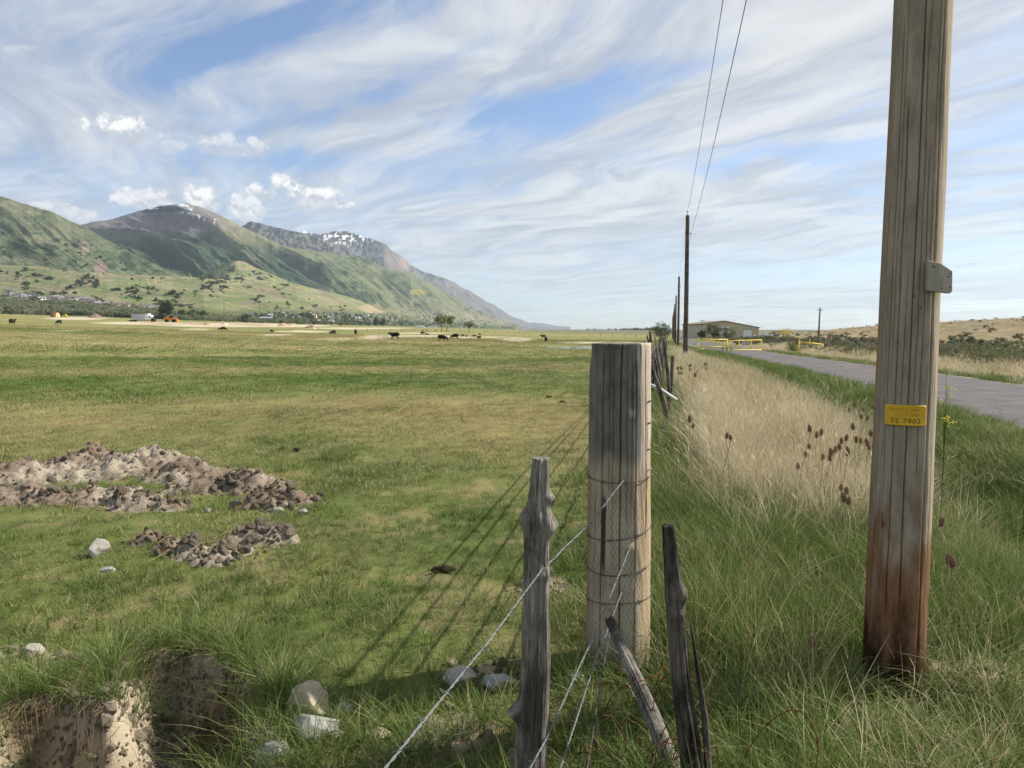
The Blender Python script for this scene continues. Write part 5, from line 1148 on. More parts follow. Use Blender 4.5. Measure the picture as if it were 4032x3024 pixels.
# lone pole behind the shrubs with guy and lines
y_ = 150.0; g_ = pxpt(3222, 1352, y_); zb_ = gz(g_.x, y_); zt = pxpt(3226, 1213, y_).z - zb_
o = empty('utility_pole', (g_.x, y_, zb_), 0, 'lone utility pole rising from the shrubs before the brown hill', 'utility pole'); MB().tube([(0, 0, -.4), (.15, 0, zt)], [.17, .12], 10).build('shaft', polew, o, True); MB().tube([(.15, 0, zt), (.15, 0, zt + .3)], [.02, .05], 8).build('insulator', galv, o); MB().box((.15, -.15, zt - .4), (1.1, .1, .12)).build('crossarm', polew, o)
tp = Vector((g_.x + .15, y_, zb_ + zt)); 
for (ex, ey, ez, lb) in [(-22, 210, 12.5, 'thin wire from the lone pole towards the metal building'), (60, 170, 12, 'thin wire from the lone pole over the brown hill')]:
    e = Vector((ex + (60 if ex < 0 else 80), ey, ez - 3)); pts = [tp.lerp(e, q / 12) + Vector((0, 0, -1.6 * (q / 12) * (1 - q / 12))) for q in range(13)]; tag(MB().tube(pts, .012, 4).build('power_line', cabm), lb, 'wire')
# ------------------------------------------------------------------ stones, soil heaps, weeds
def ico(sub):
    bm = bmesh.new(); bmesh.ops.create_icosphere(bm, subdivisions=sub, radius=1.0); v = np.array([q.co[:] for q in bm.verts]); f = [[w.index for w in q.verts] for q in bm.faces]; bm.free(); return v, f
def n3(v, s, seed, o=4): return (fbm(v[:, 0] * s + v[:, 2] * s * .7, v[:, 1] * s - v[:, 2] * s * .6, o, seed) + fbm(v[:, 2] * s + 9, v[:, 0] * s + v[:, 1] * s * .8, o, seed + 2)) / 2
def rock_geo(sub, seed, rough=.35, facets=5):
    v, f = ico(sub); rs_ = np.random.default_rng(seed + 77); u = v.copy()
    r_ = 1 + rough * 2 * (n3(u, 1.3, seed) - .5) + rough * .6 * (n3(u, 4.5, seed + 1) - .5)
    v = u * r_[:, None]
    for i in range(facets):
        n_ = rs_.normal(size=3); n_ /= np.linalg.norm(n_); d_ = .60 + .30 * rs_.random(); e = v @ n_ - d_; v = v - np.maximum(e, 0)[:, None] * n_ * .96
    return v, f
def stone_mat(name, c1, c2, stain):
    m, k = new_mat(name); tc = k.n('ShaderNodeTexCoord').outputs['Object']; a = k.noise(tc, 2.2, 6, .6); b = k.noise(tc, 22, 5, .65)
    c = k.mix(k.mr(a, .35, .65), c1, c2); c = k.mix(k.mr(k.noise(k.scale(tc, (1, 1, 1), (4, 2, 1)), 1.6, 5, .6), .52, .66, 0, .8), c, stain); c = k.mix(k.mr(b, .62, .75, 0, .4), c, tuple(q * .45 for q in c1))
    finish(k, c, .88, .2, b, .5, .02)
stone_mat('stone_white', (.27, .255, .22), (.42, .40, .355), (.33, .28, .20)); stone_mat('stone_grey', (.24, .24, .23), (.36, .36, .345), (.30, .28, .24)); stone_mat('stone_tan', (.36, .29, .20), (.52, .45, .34), (.38, .21, .10))
ROCKS = []
gR = 'stones lying in the pasture grass'
for i, (px, py, w, h, mt, fl, lb) in enumerate([(203, 1212, 42, 36, 'stone_white', .85, 'white rounded stone alone in front of the small dirt heap'), (62, 1420, 42, 26, 'stone_white', .7, 'pale angular stone above the rim of the hole'), (664, 1566, 80, 66, 'stone_tan', .9, 'tan stone with rusty stain, largest of the stones by the hole'), (668, 1612, 92, 50, 'stone_grey', .6, 'grey wedge-shaped stone leaning under the tan stone'),
                                          (578, 1648, 66, 44, 'stone_grey', .7, 'smooth grey stone half buried in grass by the hole'), (500, 1664, 46, 26, 'stone_tan', .7, 'small rounded stone lowest by the edge of the hole'), (735, 1552, 44, 24, 'stone_grey', .5, 'small flat stone behind the tan stone'), (990, 1494, 66, 38, 'stone_white', .6, 'pale stone crossed by the top barbed wire'), (1082, 1500, 66, 34, 'stone_grey', .45, 'flat grey stone beside the slim stake'),
                                          (653, 1117, 20, 14, 'stone_white', .7, 'small pale stone at the end of the big dirt heap'), (448, 1108, 12, 9, 'stone_white', .8, 'pebble-sized white stone in front of the big dirt heap'), (600, 1110, 24, 12, 'stone_white', .6, 'small pale stone against the big dirt heap'), (815, 1604, 50, 20, 'stone_tan', .4, 'flat tan stone in the grass beside the bare patch'), (720, 1598, 34, 22, 'stone_grey', .6, 'small grey stone touching the wedge-shaped stone'), (1245, 1492, 40, 18, 'stone_white', .5, 'pale stone at the foot of the corner post'), (228, 1243, 26, 8, 'stone_grey', .35, 'flat sliver of stone below the white rounded stone')]):
    g_ = ground(px * D, py * D); q = g_.y / FPX * 1.22; v, f = rock_geo(4, i + 3, .5, 8); v = v * np.array([w * D * q / 2, w * D * q / 2 * .8, max(h * D * q / 2 * 1.1, .02)])
    o = mesh_obj('stone', v, f, MATS[mt], None, True); o.location = (g_.x, g_.y + w * q * .5, gz(g_.x, g_.y) + h * D * q * .30); o.rotation_euler = (0, 0, rnd.uniform(-.5, .5)); tag(o, lb, 'stone', gR); ROCKS.append((g_.x, g_.y, w * D * q * .45))
# soil heaps
m, k = new_mat('soil_heap'); col = k.attr('Col')[0]; tc = k.n('ShaderNodeTexCoord').outputs['Object']; a = k.noise(tc, 14, 8, .7); b = k.noise(tc, 60, 4, .7)
c = k.mix(1.0, col, k.mix(k.mr(k.m('ADD', k.m('MULTIPLY', a, .6), k.m('MULTIPLY', b, .4)), .35, .65, 0, 1, False), (.55, .53, .5), (1.35, 1.33, 1.3)), 'MULTIPLY'); finish(k, c, .97, .05, k.m('ADD', a, k.m('MULTIPLY', b, .5)), .9, .03)
m, k = new_mat('clod'); oi = k.n('ShaderNodeObjectInfo'); tc = k.n('ShaderNodeTexCoord').outputs['Object']; a = k.noise(tc, 5, 7, .7); c = k.mix(k.m('ADD', k.m('MULTIPLY', oi.outputs['Random'], .7), k.m('MULTIPLY', a, .4), clamp=True), (.17, .13, .095), (.35, .305, .245)); finish(k, c, .97, .05, a, .9, .1)
HB = {'a': [(-40, 1030, .8, .26), (40, 1035, .7, .30), (150, 1015, .6, .30), (205, 1000, .42, .38), (255, 1018, .6, .30), (330, 1005, .5, .40), (400, 1030, .5, .32), (440, 1055, .42, .24), (60, 1078, .42, .22), (120, 1085, .35, .20), (190, 1080, .4, .22), (270, 1078, .35, .24), (300, 1090, .3, .20), (370, 1092, .26, .18), (-60, 1080, .5, .25)],
      'b': [(505, 1050, .33, .26), (550, 1055, .36, .32), (590, 1075, .33, .28), (560, 1092, .27, .2), (640, 1080, .24, .2), (605, 1102, .22, .15)],
      'c': [(325, 1178, .24, .10), (370, 1190, .24, .15), (420, 1205, .22, .16), (460, 1215, .22, .17), (500, 1180, .2, .13), (550, 1172, .24, .22), (590, 1178, .22, .20), (520, 1205, .2, .10)]}
BLOBS = {kk: [(*ground(px * D, py * D)[:2], r_, h) for px, py, r_, h in v_] for kk, v_ in HB.items()}
def heap_h(x, y, kk):
    e = np.zeros(np.shape(x))
    for (bx_, by_, r_, h) in BLOBS[kk]: e = e + (h * np.exp(-(((x - bx_) ** 2 + (y - by_) ** 2 * 1.3) / (r_ * .75) ** 2))) ** 3
    e = e ** (1 / 3.); lump = fbm(x * 4.5, y * 4.5, 5, 3, .58); bil = np.abs(2 * vn(x * 7, y * 7, 4) - 1); bil2 = np.abs(2 * vn(x * 17, y * 17, 5) - 1)
    return e * (.28 + .62 * lump) + sst(.02, .08, e) * (.06 * bil + .045 * bil2 + .02 * np.abs(2 * vn(x * 34, y * 34, 6) - 1) - .045) - .035
clods = []
for i in range(10): v, f = rock_geo(2, i + 60, .55, 4); clods.append(proto('clod', v, f, MATS['clod']).data)
def straw(b, c_, L_, r_=.0035):
    a = rnd.random() * 6.28; d_ = Vector((math.cos(a), math.sin(a), rnd.gauss(0, .25))); b.tube([c_ - d_ * L_ / 2, c_ + Vector((0, 0, .01)), c_ + d_ * L_ / 2], r_, 4)
strawm = flat('straw', (.36, .29, .17), .9, .1)
for kk, lb, nc in (('a', 'long heap of dug grey-brown soil clods across the grass', 80), ('b', 'short heap of soil clods at the end of the long heap', 45), ('c', 'low ring-shaped heap of brown sods with straw', 55)):
    B = BLOBS[kk]; x0, x1 = min(q[0] - q[2] for q in B) - .1, max(q[0] + q[2] for q in B) + .1; y0, y1 = min(q[1] - q[2] for q in B) - .1, max(q[1] + q[2] for q in B) + .1
    st_ = .022; X_, Y_ = np.meshgrid(np.arange(x0, x1, st_), np.arange(y0, y1, st_)); Hh = heap_h(X_, Y_, kk); Gz = G(X_.ravel(), Y_.ravel()).reshape(X_.shape); Z_ = Gz + Hh
    ny, nx = X_.shape; idx = np.arange(ny * nx).reshape(ny, nx); keep = (np.maximum.reduce([Hh[:-1, :-1], Hh[1:, :-1], Hh[:-1, 1:], Hh[1:, 1:]]) > -.03)
    f = np.stack([idx[:-1, :-1], idx[:-1, 1:], idx[1:, 1:], idx[1:, :-1]], -1)[keep]
    usedv = np.unique(f); mp = np.full(ny * nx, -1); mp[usedv] = np.arange(len(usedv)); cxm, cym = X_.mean(), Y_.mean(); cz = gz(cxm, cym)
    V_ = np.stack([X_.ravel() - cxm, Y_.ravel() - cym, Z_.ravel() - cz], -1)[usedv]; V_[:, :2] += .02 * (np.stack([vn(V_[:, 0] * 30, V_[:, 1] * 30, 1), vn(V_[:, 0] * 30, V_[:, 1] * 30, 2)], 1) - .5)
    o = empty('soil_heap', (cxm, cym, cz), 0, lb, 'soil heap', 'heaps of dug soil on the grass')
    ms = mesh_obj('mound', V_, mp[f], MATS['soil_heap'], o, True); xx, yy = X_.ravel()[usedv], Y_.ravel()[usedv]
    t = sst(.38, .62, fbm(xx * 2.2, yy * 2.2, 4, 6))[:, None]; cl = np.array([.21, .168, .13]) * (1 - t) + np.array([.34, .30, .245]) * t
    add_attr(ms.data, 'Col', np.concatenate([cl, np.ones((len(cl), 1))], 1).astype(np.float32), 'FLOAT_COLOR')
    cnt = 0; tries = 0
    while cnt < nc and tries < 4000:
        tries += 1; bq = rnd.choice(B); x, y = bq[0] + rnd.gauss(0, .5) * bq[2], bq[1] + rnd.gauss(0, .5) * bq[2]; hh = float(heap_h(np.array([x]), np.array([y]), kk)[0])
        if hh < .0 and rnd.random() > .12: continue
        s = rnd.uniform(.018, .058) * (1.25 if rnd.random() < .2 else 1) * (.8 if kk == 'c' else 1); c_ = bpy.data.objects.new('clod', rnd.choice(clods)); C.objects.link(c_); c_.parent = o
        c_.location = (x - cxm, y - cym, max(hh, 0) + gz(x, y) - cz + s * .2); c_.rotation_euler = (rnd.random() * 6, rnd.random() * 6, rnd.random() * 6); c_.scale = (s * rnd.uniform(.8, 1.4), s * rnd.uniform(.8, 1.3), s * rnd.uniform(.5, .8)); cnt += 1
    b = MB()
    for i in range(70 if kk != 'b' else 25):
        bq = rnd.choice(B); x, y = bq[0] + rnd.gauss(0, .5) * bq[2], bq[1] + rnd.gauss(0, .5) * bq[2]; hh = float(heap_h(np.array([x]), np.array([y]), kk)[0]); straw(b, Vector((x - cxm, y - cym, max(hh, 0) + gz(x, y) - cz + .015)), rnd.uniform(.06, .22), .0018)
    sb = b.build('straw', strawm, o); sb['kind'] = 'stuff'
# crumbs of soil in the hole and on bare spots
pv_ = []; pts = []
P0 = np.array(PIT); bx0, bx1, by0, by1 = P0[:, 0].min(), P0[:, 0].max(), P0[:, 1].min(), P0[:, 1].max()
xs = rng.uniform(bx0 - .1, bx1 + .1, 14000); ys = rng.uniform(by0 - .1, by1 + .15, 14000); sdv = inside_sd(xs, ys, PIT); dn = fbm(xs * 4, ys * 4, 3, 2)
kp = (sdv > -.06) & ((dn > .42) | ((sdv > .0) & (sdv < .2))); xs, ys = xs[kp][:3600], ys[kp][:3600]
for (cx_, cy_, rx_, ry_) in PATCH: a = rng.normal(size=(60, 2)); xs = np.concatenate([xs, cx_ + a[:, 0] * rx_ * .6]); ys = np.concatenate([ys, cy_ + a[:, 1] * ry_ * .6])
n = len(xs); s = rng.uniform(.004, .015, n) * (1 + 1.6 * (rng.random(n) < .08)); zc_ = G(xs, ys)
m, k = new_mat('crumb'); hv = k.attr('hue', 'INSTANCER')[2]; tc = k.n('ShaderNodeTexCoord').outputs['Object']; a = k.noise(tc, 3, 5, .7); c = k.mix(k.m('ADD', k.m('MULTIPLY', hv, .8), k.m('MULTIPLY', a, .25), clamp=True), (.15, .105, .065), (.40, .345, .26)); finish(k, c, .97, .05, a, .8, .1)
gn_scatter('soil_crumbs', np.stack([xs, ys, zc_ + s * .3], 1), [proto('crumb_%d' % i, *rock_geo(1, i + 90, .5, 4), MATS['crumb']) for i in range(5)], rng.random((n, 3)) * 6.28, np.stack([s * 1.2, s, s * .75], 1), rng.integers(0, 5, n), {'hue': np.clip(sst(.4, .6, fbm(xs * 3, ys * 3, 3, 7)) + .22 + .12 * rng.normal(size=n), 0, 1)}, 'crumbled dry soil in the hole', 'soil')
for kk in BLOBS:
    B = BLOBS[kk]; nn_ = 800 if kk == 'a' else 380; bi = rng.integers(0, len(B), nn_); Ba = np.array(B)[bi]; xs = Ba[:, 0] + rng.normal(size=nn_) * Ba[:, 2] * .55; ys = Ba[:, 1] + rng.normal(size=nn_) * Ba[:, 2] * .5; hh = heap_h(xs, ys, kk); kp = (hh > -.005) | (rng.random(nn_) < .4); xs, ys, hh = xs[kp], ys[kp], hh[kp]; n = len(xs); s = rng.uniform(.006, .022, n)
    gn_scatter('soil_crumbs', np.stack([xs, ys, G(xs, ys) + np.maximum(hh, 0) + s * .2], 1), [proto('crumb_%s%d' % (kk, i), *rock_geo(1, i + 90, .5, 4), MATS['crumb']) for i in range(5)], rng.random((n, 3)) * 6.28, np.stack([s * 1.3, s, s * .7], 1), rng.integers(0, 5, n), {'hue': np.clip(fbm(xs * 2.2, ys * 2.2, 4, 6) * 1.8 - .55 + .2 * rng.normal(size=n), 0, 1)}, 'crumbled soil lying over a dug heap', 'soil')
b = MB()
for i in range(260):      # roots and dead stems hanging over the lip of the hole
    j = rnd.randrange(1, 9); a_, b_ = Vector(PIT[j]), Vector(PIT[j + 1]); q = a_.lerp(b_, rnd.random()); x, y = q.x + rnd.gauss(0, .03), q.y + rnd.gauss(0, .03); z0_ = gz(x, y + .06)
    ex, ey = x + rnd.gauss(0, .05), y - rnd.uniform(.04, .14); b.tube([(x, y + .03, z0_ + .01), ((x + ex) / 2, (y + ey) / 2 - .01, z0_ + rnd.uniform(-.03, .03)), (ex, ey, max(gz(ex, ey), z0_ - .2) + .012)], [.0016, .0013, .0007], 4)
tag(b.build('hanging_roots', flat('root', (.24, .18, .11), .95, .1)), 'thin dead roots hanging over the lip of the hole', 'roots', kind='stuff')
# dung and bark on the grass
dung = flat('dung', (.035, .024, .016), .95, .1, 0, .3, 30)
for i, (px, py, w, lb) in enumerate([(1186, 858, 16, 'dark dung pat out in the dry grass near the post'), (612, 972, 20, 'brown dung pat behind the big soil heap'), (640, 976, 16, 'broken dung pat with a pale edge behind the big soil heap'), (960, 1240, 60, 'strip of brown bark lying on the short grass'), (1215, 868, 14, 'small dung pat close to the corner post')]):
    g_ = ground(px * D, py * D); q = g_.y / FPX; v, f = rock_geo(2, i + 120, .5, 2); v = v * np.array([w * D * q / 2, w * D * q * (.16 if i == 3 else .4), .03]); o = mesh_obj('dung_pat' if i != 3 else 'bark_strip', v, f, dung, None, True); o.location = (g_.x, g_.y, gz(g_.x, g_.y) + .02); tag(o, lb, 'dung' if i != 3 else 'bark', 'litter on the pasture')
# ------------------------------------------------------------------ teasels
tea = flat('teasel_head', (.21, .13, .08), .95, .1, 0, .3, 80); teas = flat('teasel_stem', (.36, .29, .18), .9, .1)
v, f = [], []; nz_, na_ = 16, 14
for i in range(nz_ + 1):
    t = i / nz_; r_ = .0125 * math.sin(math.pi * min(1, .08 + t * .9)) ** .7
    for j in range(na_): a = 2 * math.pi * (j + .5 * (i % 2)) / na_; rr0 = r_ * (1.28 if (i + j) % 2 else .92); v.append((math.cos(a) * rr0, math.sin(a) * rr0, t * .058))
for i in range(nz_):
    for j in range(na_): f.append([i * na_ + j, i * na_ + (j + 1) % na_, (i + 1) * na_ + (j + 1) % na_, (i + 1) * na_ + j])
head_me = proto('seed_head', v, f, tea).data
b = MB()
for j in range(6): a = j * 1.047 + .2; b.tube([(0, 0, 0), (math.cos(a) * .02, math.sin(a) * .02, .004), (math.cos(a) * .032, math.sin(a) * .032, .035 + .012 * (j % 3))], [.0018, .0014, .0006], 4)
br_o = b.build('bracts', teas); br_me = br_o.data; bpy.data.objects.remove(br_o)
TE = [(2600 + a / 2.074, 1350 + b_ / 2.074) for a, b_ in [(1225, 715), (1275, 760), (1312, 740), (1217, 850), (1187, 915), (1326, 942), (1387, 950), (1397, 907), (1424, 885), (1463, 858), (1480, 810), (1515, 785), (1526, 870), (1526, 905), (1590, 505), (1655, 545), (1703, 495), (1736, 525), (1640, 605), (1685, 615), (1540, 550), (1575, 695), (1600, 800), (1635, 805), (1680, 805), (1705, 860), (1690, 830), (1720, 750), (540, 765), (575, 780), (1122, 1015), (1478, 1195), (1515, 1225), (1500, 1285), (1530, 1305), (240, 635), (267, 680), (140, 205), (165, 205), (180, 205), (235, 183), (245, 180), (360, 170), (375, 170), (370, 205), (300, 230), (285, 265), (245, 215), (175, 245), (150, 240)]] + [(3704, 2065), (3732, 2216), (3750, 2228), (3199, 2543)]
for i, (px, py) in enumerate(TE):
    y = float(np.interp(py, [1440, 1600, 1700, 1800, 1930, 2220, 2560], [19, 9, 7, 6.6, 5.5, 4.3, 3.2])) * (1 + .05 * rnd.gauss(0, 1)); hd = pxpt(px, py + 8, y); bx_, by_ = hd.x + rnd.gauss(0, .05), hd.y + rnd.gauss(0, .08); zb_ = gz(bx_, by_)
    reg = 'among the dry grass by the near utility pole' if px > 3150 and py < 2000 else ('scattered through the dry grass along the stick fence' if py < 1600 else ('in the green grass by the foot of the tagged pole' if px > 3190 else 'in the dry grass between the posts'))
    o = empty('teasel', (bx_, by_, zb_), 0, 'brown bristly dry teasel ' + reg, 'teasel', 'dry teasels'); tp = hd - Vector((bx_, by_, zb_))
    MB().tube([(0, 0, -.05), tp * .5 + Vector((rnd.gauss(0, .015), 0, 0)), tp], [.005, .0042, .003], 5).build('stem', teas, o)
    sc = rnd.uniform(.85, 1.25) * (1.0 if y < 12 else 1.5)
    for nm_, me_ in (('seed_head', head_me), ('bracts', br_me)): c_ = bpy.data.objects.new(nm_, me_); C.objects.link(c_); c_.parent = o; c_.location = tp; c_.scale = (sc,) * 3; c_.rotation_euler = (rnd.gauss(0, .12), rnd.gauss(0, .12), rnd.random() * 6)
# flowering weeds
def weed(base, h, sp, nfl, label, seed):
    r_ = random.Random(seed); o = empty('flowering_weed', base, 0, label, 'weed', 'yellow flowering weeds'); b = MB(); fv = []
    for i in range(nfl):
        a = r_.random() * 6.28; rr0 = sp * math.sqrt(r_.random()); t = Vector((math.cos(a) * rr0, math.sin(a) * rr0, h * (1 - .25 * (rr0 / sp) ** 2 + .05 * r_.gauss(0, 1))))
        b.tube([(0, 0, 0), Vector((0, 0, h * .55)) + t * .2 * r_.random(), t], [.003, .002, .0012], 4)
        for q in range(9): fv.append(t + Vector((r_.gauss(0, .018), r_.gauss(0, .018), r_.gauss(0, .008))))
    b.build('stem', MATS['leaf_green'], o); n_ = len(fv); v = []; f = []
    for i, p in enumerate(fv):
        a = Vector((r_.gauss(0, 1), r_.gauss(0, 1), r_.gauss(0, 1))).normalized() * .009; c_ = a.orthogonal().normalized() * .009; v += [p - a, p + c_, p + a, p - c_]; f.append([4 * i, 4 * i + 1, 4 * i + 2, 4 * i + 3])
    mesh_obj('flowers', v, f, MATS['leaf_yellow'], o)
hd = pxpt(3725, 1522, 6.5); weed((hd.x, hd.y, gz(hd.x, hd.y)), hd.z - gz(hd.x, hd.y), .07, 10, 'single yellow flower spray seen against the asphalt lane', 1)
for i, (px, py) in enumerate([(2846, 1398), (2862, 1396), (2878, 1400)]):
    g_ = ground(px, py); weed(g_, .75, .5, 40, 'bushy yellow weed growing at the foot of the yellow barrier', 5 + i)
hd = ground(2180, 2960); weed((hd.x, hd.y, hd.z), .06, .02, 4, 'tiny yellow flower at the foot of the slim stake', 9)
# ------------------------------------------------------------------ grass
def grass_mat(name, g1, g2, d1, d2, bias=0.0):
    m, k = new_mat(name)
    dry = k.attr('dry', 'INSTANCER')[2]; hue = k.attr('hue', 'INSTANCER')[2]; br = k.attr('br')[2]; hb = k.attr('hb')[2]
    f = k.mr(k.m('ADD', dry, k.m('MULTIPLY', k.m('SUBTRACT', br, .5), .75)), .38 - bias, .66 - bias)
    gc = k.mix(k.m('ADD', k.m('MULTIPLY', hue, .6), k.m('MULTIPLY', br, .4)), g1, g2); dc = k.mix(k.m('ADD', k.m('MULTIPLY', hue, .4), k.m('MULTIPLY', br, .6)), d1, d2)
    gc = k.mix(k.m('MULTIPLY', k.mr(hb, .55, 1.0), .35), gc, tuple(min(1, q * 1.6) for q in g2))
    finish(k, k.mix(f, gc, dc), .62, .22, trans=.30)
    return m
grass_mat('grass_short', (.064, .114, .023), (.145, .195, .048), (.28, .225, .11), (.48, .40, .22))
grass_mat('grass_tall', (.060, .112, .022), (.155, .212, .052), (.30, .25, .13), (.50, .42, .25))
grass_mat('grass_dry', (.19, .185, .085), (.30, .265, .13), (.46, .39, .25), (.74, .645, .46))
def tuft(name, mat, n, rad, h0, h1, w, curl, seed, spread=.5, seg=3, head=0.0):
    r_ = np.random.default_rng(seed); V = []; F_ = []; hb = []; br = []
    for i in range(n):
        a = r_.random() * 6.28; q = rad * math.sqrt(r_.random()); bx_, by_ = math.cos(a) * q, math.sin(a) * q
        la = a + r_.normal() * 1.0; lean = abs(r_.normal()) * spread; h = r_.uniform(h0, h1); cl = curl * r_.random(); wa = r_.random() * 6.28; w_ = w * r_.uniform(.6, 1.3)
        ux, uy = math.cos(wa) * w_ / 2, math.sin(wa) * w_ / 2; b0 = len(V); bb_ = r_.random()
        for s in range(seg):
            t = s / seg; out = h * (lean * t + cl * t * t); zz_ = h * (t - .35 * cl * t * t - .1 * lean * t); x, y = bx_ + math.cos(la) * out, by_ + math.sin(la) * out; tw = 1 - .55 * t
            V += [(x - ux * tw, y - uy * tw, zz_), (x + ux * tw, y + uy * tw, zz_)]; hb += [t, t]; br += [bb_, bb_]
        t = 1; out = h * (lean + cl); V.append((bx_ + math.cos(la) * out, by_ + math.sin(la) * out, h * (1 - .35 * cl - .1 * lean))); hb.append(1); br.append(bb_)
        for s in range(seg - 1): F_.append([b0 + 2 * s, b0 + 2 * s + 1, b0 + 2 * s + 3, b0 + 2 * s + 2])
        F_.append([b0 + 2 * (seg - 1), b0 + 2 * (seg - 1) + 1, b0 + 2 * seg])
        if head and r_.random() < head:
            tip = Vector(V[-1]); pr = (Vector(V[-2]) + Vector(V[-3])) / 2; dd = (tip - pr).normalized(); b1 = len(V); hw = w * 1.5
            V += [tuple(tip - dd * .05 + Vector((ux, uy, 0)) * .6), tuple(tip + Vector((uy, -ux, 0)).normalized() * hw), tuple(tip + dd * .05), tuple(tip - Vector((uy, -ux, 0)).normalized() * hw)]; F_.append([b1, b1 + 1, b1 + 2, b1 + 3]); hb += [1] * 4; br += [bb_] * 4
    return proto(name, V, F_, mat, {'hb': hb, 'br': br})
def polar_pts(r0, r1, dens, a0=-40, a1=40):
    n = int(dens * (a1 - a0) / 360 * math.pi * (r1 ** 2 - r0 ** 2)); r_ = np.sqrt(rng.uniform(r0 ** 2, r1 ** 2, n)); a = R(1) * rng.uniform(a0, a1, n); return np.sin(a) * r_, np.cos(a) * r_
def excl(x, y, pile=True):
    s, t = st(x, y); q = s - road_c(t); ok = np.abs(q) > ROADW + .02 - .25 * (fbm(x * 1.3, y * 1.3, 2, 4) > .62)
    near = np.hypot(x, y) < 14
    if pile:
        e = np.full(x.shape, -1.)
        for kk in BLOBS: e[near] = np.maximum(e[near], heap_h(x[near], y[near], kk))
        ok &= e < .01 + .05 * (rng.random(x.shape) < .16)
    sd_ = np.full(x.shape, -9.); sd_[near] = inside_sd(x[near], y[near], PIT); inp = sd_ > -.01
    ok &= ~(inp & (rng.random(x.shape) > .10))
    pd = inside_sd(x, y, POND); ok &= pd < -.3
    for (cx_, cy_, rx_, ry_) in PATCH: ok &= ~((((x - cx_) / rx_) ** 2 + ((y - cy_) / ry_) ** 2 < .8) & (rng.random(x.shape) > .15))
    for (rx0, ry0, rr0) in ROCKS: ok &= ~(np.hypot(x - rx0, y - ry0 - rr0 * .8) < rr0 * .9)
    return ok, sd_
def scat(name, x, y, protos, h, dry, hue, label, wob=.15, sw=None):
    n = len(x); z = G(x, y); sw = h ** .5 if sw is None else sw
    gn_scatter(name, np.stack([x, y, z - .004], 1), protos, np.stack([rng.normal(size=n) * wob, rng.normal(size=n) * wob, rng.random(n) * 6.28], 1), np.stack([sw, sw, h], 1), rng.integers(0, len(protos), n), {'dry': dry, 'hue': hue}, label, 'grass')
def hue_at(x, y): return np.clip(fbm(x / 2.2, y / 2.2, 3, 4) * 1.5 - .3 + .25 * rng.normal(size=len(x)), 0, 1)
# --- pasture, four ranges of distance
GS = MATS['grass_short']
ranges = [(1.4, 6.5, 230, [tuft('short_a%d' % i, GS, 24, .055, .028, .075, .0032, .8, 300 + i, .65, 2) for i in range(5)]),
          (6.5, 17, 62, [tuft('short_b%d' % i, GS, 42, .12, .03, .075, .0050, .8, 320 + i, .6, 2) for i in range(4)]),
          (17, 60, 6.0, [tuft('short_c%d' % i, GS, 80, .42, .035, .09, .011, .6, 340 + i, .5, 2) for i in range(4)]),
          (60, 210, .42, [tuft('short_d%d' % i, GS, 110, 1.7, .06, .15, .04, .5, 360 + i, .4, 2) for i in range(3)])]
for i, (r0, r1, dn, pr) in enumerate(ranges):
    x, y = polar_pts(r0, r1, dn); s, t = st(x, y); ok, sd_ = excl(x, y); ok &= s < -.15 + .2 * rng.normal(size=len(x))
    ok &= rng.random(len(x)) > bare_mask(x, y) * .9
    if i < 2: ok &= rng.random(len(x)) > .5 * sst(.62, .74, fbm(x * 2.3, y * 2.3, 4, 6))
    x, y, sd_ = x[ok], y[ok], sd_[ok]; d_ = np.clip(dryness(x, y) + .10 * rng.normal(size=len(x)), 0, 1)
    lush = sst(.52, .75, fbm(x * .9, y * .9, 3, 1)); h = (.45 + .5 * rng.random(len(x)) + 0.65 * lush * (1 - d_)) * (1 + .9 * np.exp(-((sd_ + .07) / .12) ** 2))
    h *= 1 + .8 * np.exp(-((st(x, y)[0] + .2) / .5) ** 2)
    scat('pasture_grass', x, y, pr, h, d_, hue_at(x, y), 'short grazed pasture grass, green mixed with straw', .18)
# taller tussocks here and there, round the hole, stones and posts
tx, ty, th = [], [], []
for (px, py, n_, sp, h) in [(545, 1560, 26, .12, .85), (560, 1600, 18, .12, .8), (500, 1590, 8, .1, .6), (470, 1395, 30, .16, .65), (395, 1385, 12, .12, .5), (260, 1465, 16, .08, .75), (150, 1500, 34, .25, .55), (30, 1510, 26, .2, .65), (40, 1620, 20, .15, .6), (440, 1640, 24, .16, .6), (330, 1650, 14, .14, .5), (727, 994, 16, .13, .75), (600, 900, 12, .3, .6), (840, 888, 14, .35, .6), (1255, 1045, 14, .12, .8), (1010, 1330, 14, .14, .5), (1080, 1250, 10, .1, .45), (330, 1060, 16, .3, .4), (620, 1140, 10, .1, .5), (1210, 1380, 14, .1, .45), (1180, 1480, 24, .14, .7), (640, 1500, 18, .15, .55), (900, 1560, 26, .25, .5), (760, 1620, 26, .2, .55), (1040, 1640, 30, .25, .5), (420, 1060, 10, .12, .4), (20, 1380, 20, .3, .45), (560, 1100, 8, .15, .4), (1240, 1440, 10, .1, .4), (1330, 1490, 12, .15, .3), (690, 1640, 24, .15, .6), (610, 1590, 12, .08, .6)]:
    g_ = ground(px * D, py * D); a = rng.normal(size=(n_, 2)) * sp; tx += list(g_.x + a[:, 0]); ty += list(g_.y + a[:, 1]); th += list(h * rng.uniform(.6, 1.15, n_))
for j in range(1, 10):
    n_ = 9; tq = rng.random(n_); tx += list(PIT[j][0] * (1 - tq) + PIT[j + 1][0] * tq + rng.normal(size=n_) * .02); ty += list(PIT[j][1] * (1 - tq) + PIT[j + 1][1] * tq + .05 + rng.normal(size=n_) * .02); th += list(rng.uniform(.35, .75, n_))
